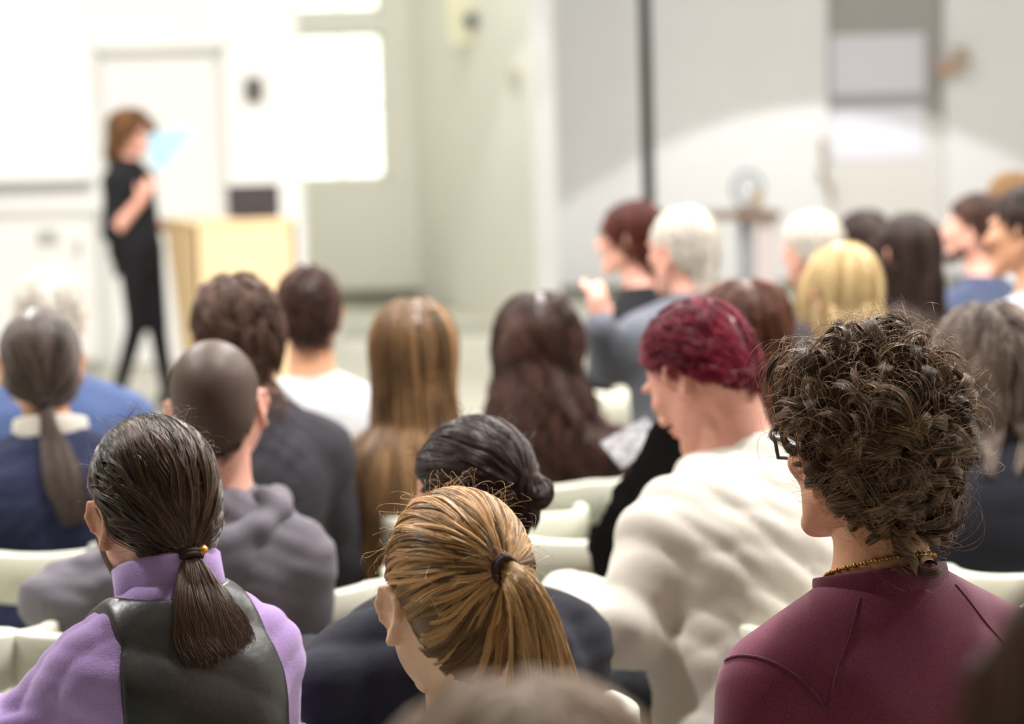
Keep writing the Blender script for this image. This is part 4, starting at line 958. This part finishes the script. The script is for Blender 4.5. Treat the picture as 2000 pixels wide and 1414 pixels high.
# ---- 13 wine-red hair, white blouse
person('person with short wine-red hair in a loose white blouse, looking down to the left', 1366, 736, 4.1, yaw=38, hyaw=47, hpitch=-34, ho=(.02, .20), nk=(.035, -.075, -.155), drop=.115, sw=.185, bulk=1.28, hs=1.03, skin='pink', top=OFFW, topname='blouse', shirt_infl=.022, fold=.012, ffr=24, fdir=(.5, .2, 1),
       trousers=INK, q=2, neck=1.2, L=dict(elw=(1222, 1232, 3.86), wrw=(1108, 1165, 4.05), hn=(0, 0, 1)), Rr=dict(el=(.06, .12, -.25), wr=(-.10, .22, .04)),
       hairc=dict(style='short', mat=H_RED, n=7000, len=.06, minlen=.6, r=.0008, vol=.013, cap=.009, seed=20, rand=.2, wave=.002, wfreq=60, clumps=140, fy=-.9, fz=-.6, fx=.5, kg=3, nape=.010))
# ---- 14 ... right-hand block, further rows
person('person with wavy chestnut hair half hidden behind the wine-red hair', 1452, 655, 5.2, yaw=10, hyaw=14, hpitch=-4, sw=.15, skin='pale', top=BLACK, topname='jumper', trousers=JEANS, q=1, ears=False,
       hairc=dict(style='fall', mat=hair_mat('hair_copper', '#2e150d', '#8d5a45', .38), n=4500, len=.24, minlen=.8, r=.0013, vol=.016, seed=23, wave=.010, wfreq=45, clumps=90, clump=.55, cap=.012))
person('white-haired person in a grey jacket, head turned left, beside the dark pole', 1334, 492, 6.45, yaw=26, hyaw=42, hpitch=-4, ho=(.0, .10), nk=(.01, -.05, -.155), drop=.09, sw=.18, bulk=1.2, skin='pink', top=TWEED, topname='jacket', shirt_infl=.02, fold=.006, ffr=20, trousers=INK, q=1, neck=1.1,
       L=dict(elw=(1192, 708, 6.35), wrw=(1172, 640, 6.25), hd=(0, .1, 1), hn=(.2, -1, 0)), hairc=dict(style='short', mat=H_WHITE, n=4000, len=.05, minlen=.6, r=.0014, vol=.008, cap=.006, captone=.7, seed=24, rand=.3))
person('person in profile with dark reddish hair and dark clothes, left of the white-haired person', 1232, 466, 7.6, yaw=50, hyaw=75, sw=.15, skin='pink', top=BLACK, topname='jacket', trousers=INK, q=1, hairc=dict(style='fall', mat=hair_mat('hair_mahogany', '#2a0f0b', '#6b352a', .4), n=2500, len=.12, r=.0016, vol=.014, seed=25, cap=.008))
person('second white-haired person, in a dark jacket, right of the narrow table', 1584, 490, 7.7, yaw=22, hyaw=38, sw=.17, bulk=1.1, skin='pink', top=DGREY, topname='jacket', trousers=INK, q=1, hairc=dict(style='short', mat=H_WHITE, n=3500, len=.05, minlen=.6, r=.0015, vol=.015, cap=.009, captone=.7, seed=26, rand=.3))
person('person with a golden blond bob, above the curly hair', 1642, 572, 5.8, yaw=18, hyaw=30, hpitch=-4, sw=.145, skin='pink', top=DGREY, topname='jumper', trousers=INK, q=1, hairc=dict(style='fall', mat=H_GOLD, n=5000, len=.17, minlen=.85, r=.0014, vol=.010, seed=27, cap=.012, captone=.4, part=.01, fy=-.4, fx=.4))
person('person with straight dark hair in a black and white patterned blouse', 1768, 494, 7.0, yaw=24, hyaw=42, sw=.155, skin='pink', top=DOTS, topname='blouse', trousers=INK, q=1, hairc=dict(style='fall', mat=H_DARK, n=4000, len=.26, minlen=.9, r=.0016, vol=.007, seed=28, cap=.006, part=.01, fy=-.3, fx=.4))
person('person in profile with dark hair, just left of the patterned blouse and further back', 1680, 474, 8.6, yaw=40, hyaw=62, sw=.14, skin='pink', top=BLACK, topname='jumper', trousers=INK, q=1, hairc=dict(style='fall', mat=H_DARK, n=2500, len=.24, r=.0018, vol=.012, seed=29, cap=.008))
person('bearded person in a slate-blue jacket looking left, in the far right rows', 1903, 450, 8.0, yaw=34, hyaw=64, hpitch=3, sw=.175, bulk=1.1, skin='pink', top=SLATE, topname='jacket', trousers=INK, q=1, ho=(0, .08), collar_=lambda sh, root: beard(sh, root),
       hairc=dict(style='short', mat=H_CHEST, n=3500, len=.04, minlen=.6, r=.0015, vol=.014, cap=.008, seed=30, rand=.3)) if False else None
def beard(sh, root):
    hc, R = sh['hc'], sh['R']; G = Field(axis(hc[0] - .16, hc[0] + .16, .006), axis(hc[1] - .16, hc[1] + .16, .006), axis(hc[2] - .18, hc[2] + .05, .006)); q = lambda *p: hc + R @ np.array(p)
    pr = [ell(q(0, .076, -.100), np.array([.026, .022, .020]), R, .02)]
    for x in (-1, 1): pr += [cone(q(x * .062, .010, -.03), q(x * .052, .03, -.075), .010, .016, .02), cone(q(x * .052, .03, -.075), q(x * .018, .078, -.100), .016, .018, .02)]
    G.apply(pr); v, f = G.mesh(); obj('beard', v, f, mat('beard_brown', '#4a352c', .8, .2, 200, .8, 300), root)
person('bearded person in a slate-blue jacket looking left, in the far right rows', 1903, 450, 8.0, yaw=34, hyaw=64, hpitch=3, sw=.175, bulk=1.1, skin='pink', top=SLATE, topname='jacket', trousers=INK, q=1, ho=(0, .08), sub=beard,
       hairc=dict(style='short', mat=H_CHEST, n=3500, len=.04, minlen=.6, r=.0015, vol=.014, cap=.008, seed=30, rand=.3))
person('dark-haired person in a pale grey shirt cut off by the right edge', 2006, 455, 6.1, yaw=30, hyaw=58, sw=.17, skin='warm', top=LGREY, topname='shirt', trousers=INK, q=1, hairc=dict(style='short', mat=H_DARK, n=3500, len=.05, r=.0015, vol=.014, cap=.008, seed=31))
person('person with light brown hair behind the others in the farthest right row', 1974, 398, 9.4, yaw=25, hyaw=50, sw=.15, skin='pink', top=LGREY, topname='shirt', trousers=INK, q=1, hairc=dict(style='short', mat=hair_mat('hair_sand', '#5a3f26', '#b58c5e', .4), n=2000, len=.05, r=.002, vol=.014, cap=.009, seed=32))
person('person with grey-streaked brown hair and black cardigan at the right edge, behind the curly hair', 1922, 722, 4.6, yaw=6, hyaw=18, hpitch=-6, ho=(-.02, .07), nk=(.03, -.05, -.15), drop=.085, sw=.19, bulk=1.35, skin='pale', top=INK, topname='cardigan', shirt_infl=.02, fold=.005, ffr=18, trousers=INK, q=2,
       hairc=dict(style='fall', mat=H_STREAK, n=5500, len=.17, minlen=.8, r=.0011, vol=.026, seed=33, wave=.006, wfreq=50, cap=.014, clumps=70, clump=.6, fy=-.4, fx=.5))
person('person in a white shirt at the right edge beside the burgundy sweater', 2205, 905, 3.5, yaw=10, hyaw=15, sw=.165, skin='pale', top=WHITE, topname='shirt', trousers=JEANS, q=2, fold=.008, ffr=40, shirt_infl=.018, L=dict(el=(-.10, .05, -.24), wr=(-.02, .22, .03)),
       hairc=dict(style='short', mat=H_CHEST, n=3000, len=.05, r=.0012, vol=.012, cap=.008, seed=34))
person('person with pale white hair and blue jacket, hidden behind the long ponytail', 98, 618, 6.0, yaw=5, hyaw=10, sw=.18, bulk=1.15, drop=.10, skin='pale', top=BLUE, topname='jacket', shirt_infl=.02, trousers=INK, q=1, fold=.004, hairc=dict(style='short', mat=H_WHITE, n=3000, len=.04, r=.0015, vol=.012, cap=.008, captone=.85, seed=35))

# ---- the speaker
def dress(sh):
    P_ = sh['Pz']; return [cone(P_ + np.array([0, 0, .05]), P_ + np.array([0, 0, -.36]), .15, .165, .05, flat=((0, 1, 0), .72))]
sp = person('person standing beside the lectern in a black dress and tights, holding a light blue sheet', 257, 258, 13.1, yaw=-112, hyaw=-122, hpitch=4, ho=(0, .01), nk=(0, -.03, -.175), drop=.10, sw=.145, bulk=1.04, skin='pink', top=BLACK, topname='dress',
       shirt_infl=.010, fold=.004, ffr=24, trousers=BLACK, botname='tights', q=1, stand=True, sleeve=.05, extra=dress, group='speaker', neck=.9,
       Rr=dict(el=(.06, .00, -.29), wr=(-.05, .17, .19), hd=(-.1, .5, .8), hn=(.7, .5, -.2), curl=.6), L=dict(el=(-.05, .02, -.28), wr=(.05, .23, .03)),
       legs={-1: ((-.05, .09, .50), (-.05, .14, .10)), 1: ((.05, .02, .50), (.05, -.12, .12))},
       hairc=dict(style='fall', mat=hair_mat('hair_speaker', '#3a2618', '#9c6f45', .4), n=3000, len=.16, minlen=.8, r=.0022, vol=.028, seed=36, wave=.012, wfreq=60, cap=.014, hl=.0))
A = at(288, 262, 12.95); B = at(378, 250, 12.9); Cc = at(322, 335, 12.95); Dd = at(296, 322, 12.98)
b = MB(); n_ = np.array([0, -.003, 0]); fr = [A, B, Cc, Dd]; b.add([p for p in fr] + [p + n_ + np.array([0, -.004, 0]) for p in fr], [(0, 1, 2, 3), (7, 6, 5, 4), (0, 4, 5, 1), (1, 5, 6, 2), (2, 6, 7, 3), (3, 7, 4, 0)])
tag(b.build('paper_sheet', mat('paper_blue', '#a9d2ec', .6)), 'light blue sheets of paper held up by the standing speaker', 'paper')

# ---- chairs: one behind every seated listener, two empty ones
names = ['under the curly-haired person in burgundy', 'under the person in the leather waistcoat', 'under the person with the blond ponytail', 'under the blurred head at the bottom centre', 'under the blurred person at the bottom right', 'under the person with the dark bun',
         'under the person in the grey hooded top', 'under the long low ponytail at the left edge', 'under the person in the charcoal t-shirt', 'under the short-haired person right of the lectern', 'under the person with long auburn hair', 'under the person with very long wavy hair',
         'under the wine-red-haired person', 'under the person with chestnut hair', 'under the white-haired person in the grey jacket', 'under the dark person in profile by the pole', 'under the white-haired person in the dark jacket', 'under the person with the golden bob',
         'under the person in the patterned blouse', 'under the far dark-haired person in profile', 'under the bearded person', 'under the dark-haired person at the right edge', 'under the farthest person at the right', 'under the person with grey-streaked hair', 'under the person in white at the right edge', 'under the white-haired person in blue at the left']
k = 0
for sh in PEOPLE:
    if sh is PEOPLE[-1] and len(PEOPLE) > len(names): break
    if k >= len(names): break
    ox_, oy_, dy_ = {6: (-.16, 0, 0), 8: (-.12, 0, 0), 10: (.14, 0, 0), 12: (.12, 0, -22), 23: (.05, -.22, 0)}.get(k, (0, 0, 0))
    o_ = RZ(sh['yaw']) @ np.array([0, -.02, 0]); chair(sh['base'][0] + o_[0] + ox_, sh['base'][1] + o_[1] + oy_, sh['yaw'] + rad(dy_), 'white shell chair ' + names[k]); k += 1
def free_chair(px, py, z, yaw, label, tablet=False):
    "empty chair whose band top is seen at the pixel"
    D_ = FPX * (CAMZ - z) / (py - (HZ - .028 * (px - 1000))); p = at(px, py, D_); o_ = RZ(rad(yaw)) @ np.array([0, .22, 0]); return chair(p[0] + o_[0], p[1] + o_[1], rad(yaw), label, tablet)
c1 = free_chair(600, 1165, .755, 20, 'empty white shell chair, its curved back showing left of the dark bun')
P5 = at(672, 1200, 5.0); c5 = chair(P5[0], 5.15, rad(-178), 'white shell chair turned towards the camera with a tan handbag on its seat')
c2 = free_chair(1115, 1052, .76, -12, 'empty white shell chair with a black coat, left of the white blouse', True)
c3 = free_chair(-165, 1262, .76, 10, 'empty white shell chair cut off by the left edge near the lilac sleeve')
c4 = free_chair(1215, 762, .76, -8, 'empty white shell chair in a far row in front of the wine-red-haired person')
finish_chairs()

# ---- loose things on the chairs
def blob(name, prims, m, lo, hi, h, label, cat, loc, fold=0, fr=40, parent=None, **kw):
    G = Field(axis(lo[0], hi[0], h), axis(lo[1], hi[1], h), axis(lo[2], hi[2], h)); G.apply(prims)
    if fold: G.f = G.f - folds((G.ax[0][:, None, None], G.ax[1][None, :, None], G.ax[2][None, None, :]), fold, fr, 3)
    v, f = G.mesh(); o = obj(name, v, f, m, parent); 
    if parent is None: o.location = tuple(loc); tag(o, label, cat, **kw)
    return o
L1 = c5.location
bg = empty('handbag', (L1.x + .02, L1.y + .02, .447), yaw=.25, label='tan orange handbag standing on the turned white chair left of the auburn hair', cat='bag')
G = Field(axis(-.24, .24, .008), axis(-.16, .16, .008), axis(-.02, .44, .008)); G.apply([cone((-.07, 0, .10), (.07, 0, .10), .095, .095, .05, flat=((0, 1, 0), .7)), cone((-.06, 0, .20), (.06, 0, .20), .07, .07, .10, flat=((0, 1, 0), .7))]); Z = G.ax[2][None, None, :]; G.f = np.maximum(G.f, .0 - Z)
G.f = G.f - folds((G.ax[0][:, None, None], G.ax[1][None, :, None], Z), .005, 30, 2); v, f = G.mesh(); obj('bag_body', v, f, mat('leather_tan', '#d59a4f', .5, .25, 9), bg)
b = MB(); b.tube([(math.cos(t) * .06, 0, .25 + math.sin(t) * .06) for t in np.linspace(0, math.pi, 14)], .008, 8); b.build('handle', mat('leather_brown', '#7a4d22', .5), bg, smooth=True)
L2 = c2.location
pa, pb, pc = at(1322, 868, 4.35) - [L2.x, L2.y, .56], at(1222, 985, 4.3) - [L2.x, L2.y, .56], at(1196, 1075, 4.3) - [L2.x, L2.y, .56]
blob('coat', [cone(pa, pb, .045, .055, .03), cone(pb, pc, .055, .062, .03), cone(pc, pc + [.02, .02, -.16], .062, .07, .04), cone(pa, pa + [.10, .0, -.2], .05, .09, .04), cone(pa + [.10, 0, -.2], pc + [.12, .02, -.14], .08, .08, .05)], BLACK, (-.3, -.45, -.3), (.6, .45, .7), .010, 'black coat draped over the empty white chair beside the white blouse', 'coat', (L2.x, L2.y, .56), .008, 26)
blob('scarf', [cone((-.08, 0, -.08), (.045, .01, .01), .055, .010, .02, flat=((0, 1, 0), .3))], cloth('scarf_blue', '#7fb0dc', noise=.5, nscale=25), (-.2, -.1, -.2), (.2, .12, .2), .006, 'light blue and white scarf hanging between the leather waistcoat and the navy jumper', 'scarf', at(585, 1440, 3.15), .009, 90)
blob('rucksack', [cone((-.1, 0, -.16), (.1, 0, -.12), .09, .09, .04)], cloth('bag_teal', '#5f7376'), (-.3, -.2, -.35), (.3, .2, .1), .009, 'grey-teal bag at the bottom left corner below the lilac sleeve', 'bag', at(15, 1400, 2.45), .003)

m0_ = at(1238, 866, 4.55)
o = MB().box((-.055, -.04, -.004), (.055, .04, .004), .001).build('magazine', mat('print_grey', '#8d8a8e', .7, .5, 60)); o.location = tuple(m0_); o.rotation_euler = (rad(38), rad(-24), rad(20)); tag(o, 'small grey printed booklet lying on the top edge of the black coat', 'booklet')
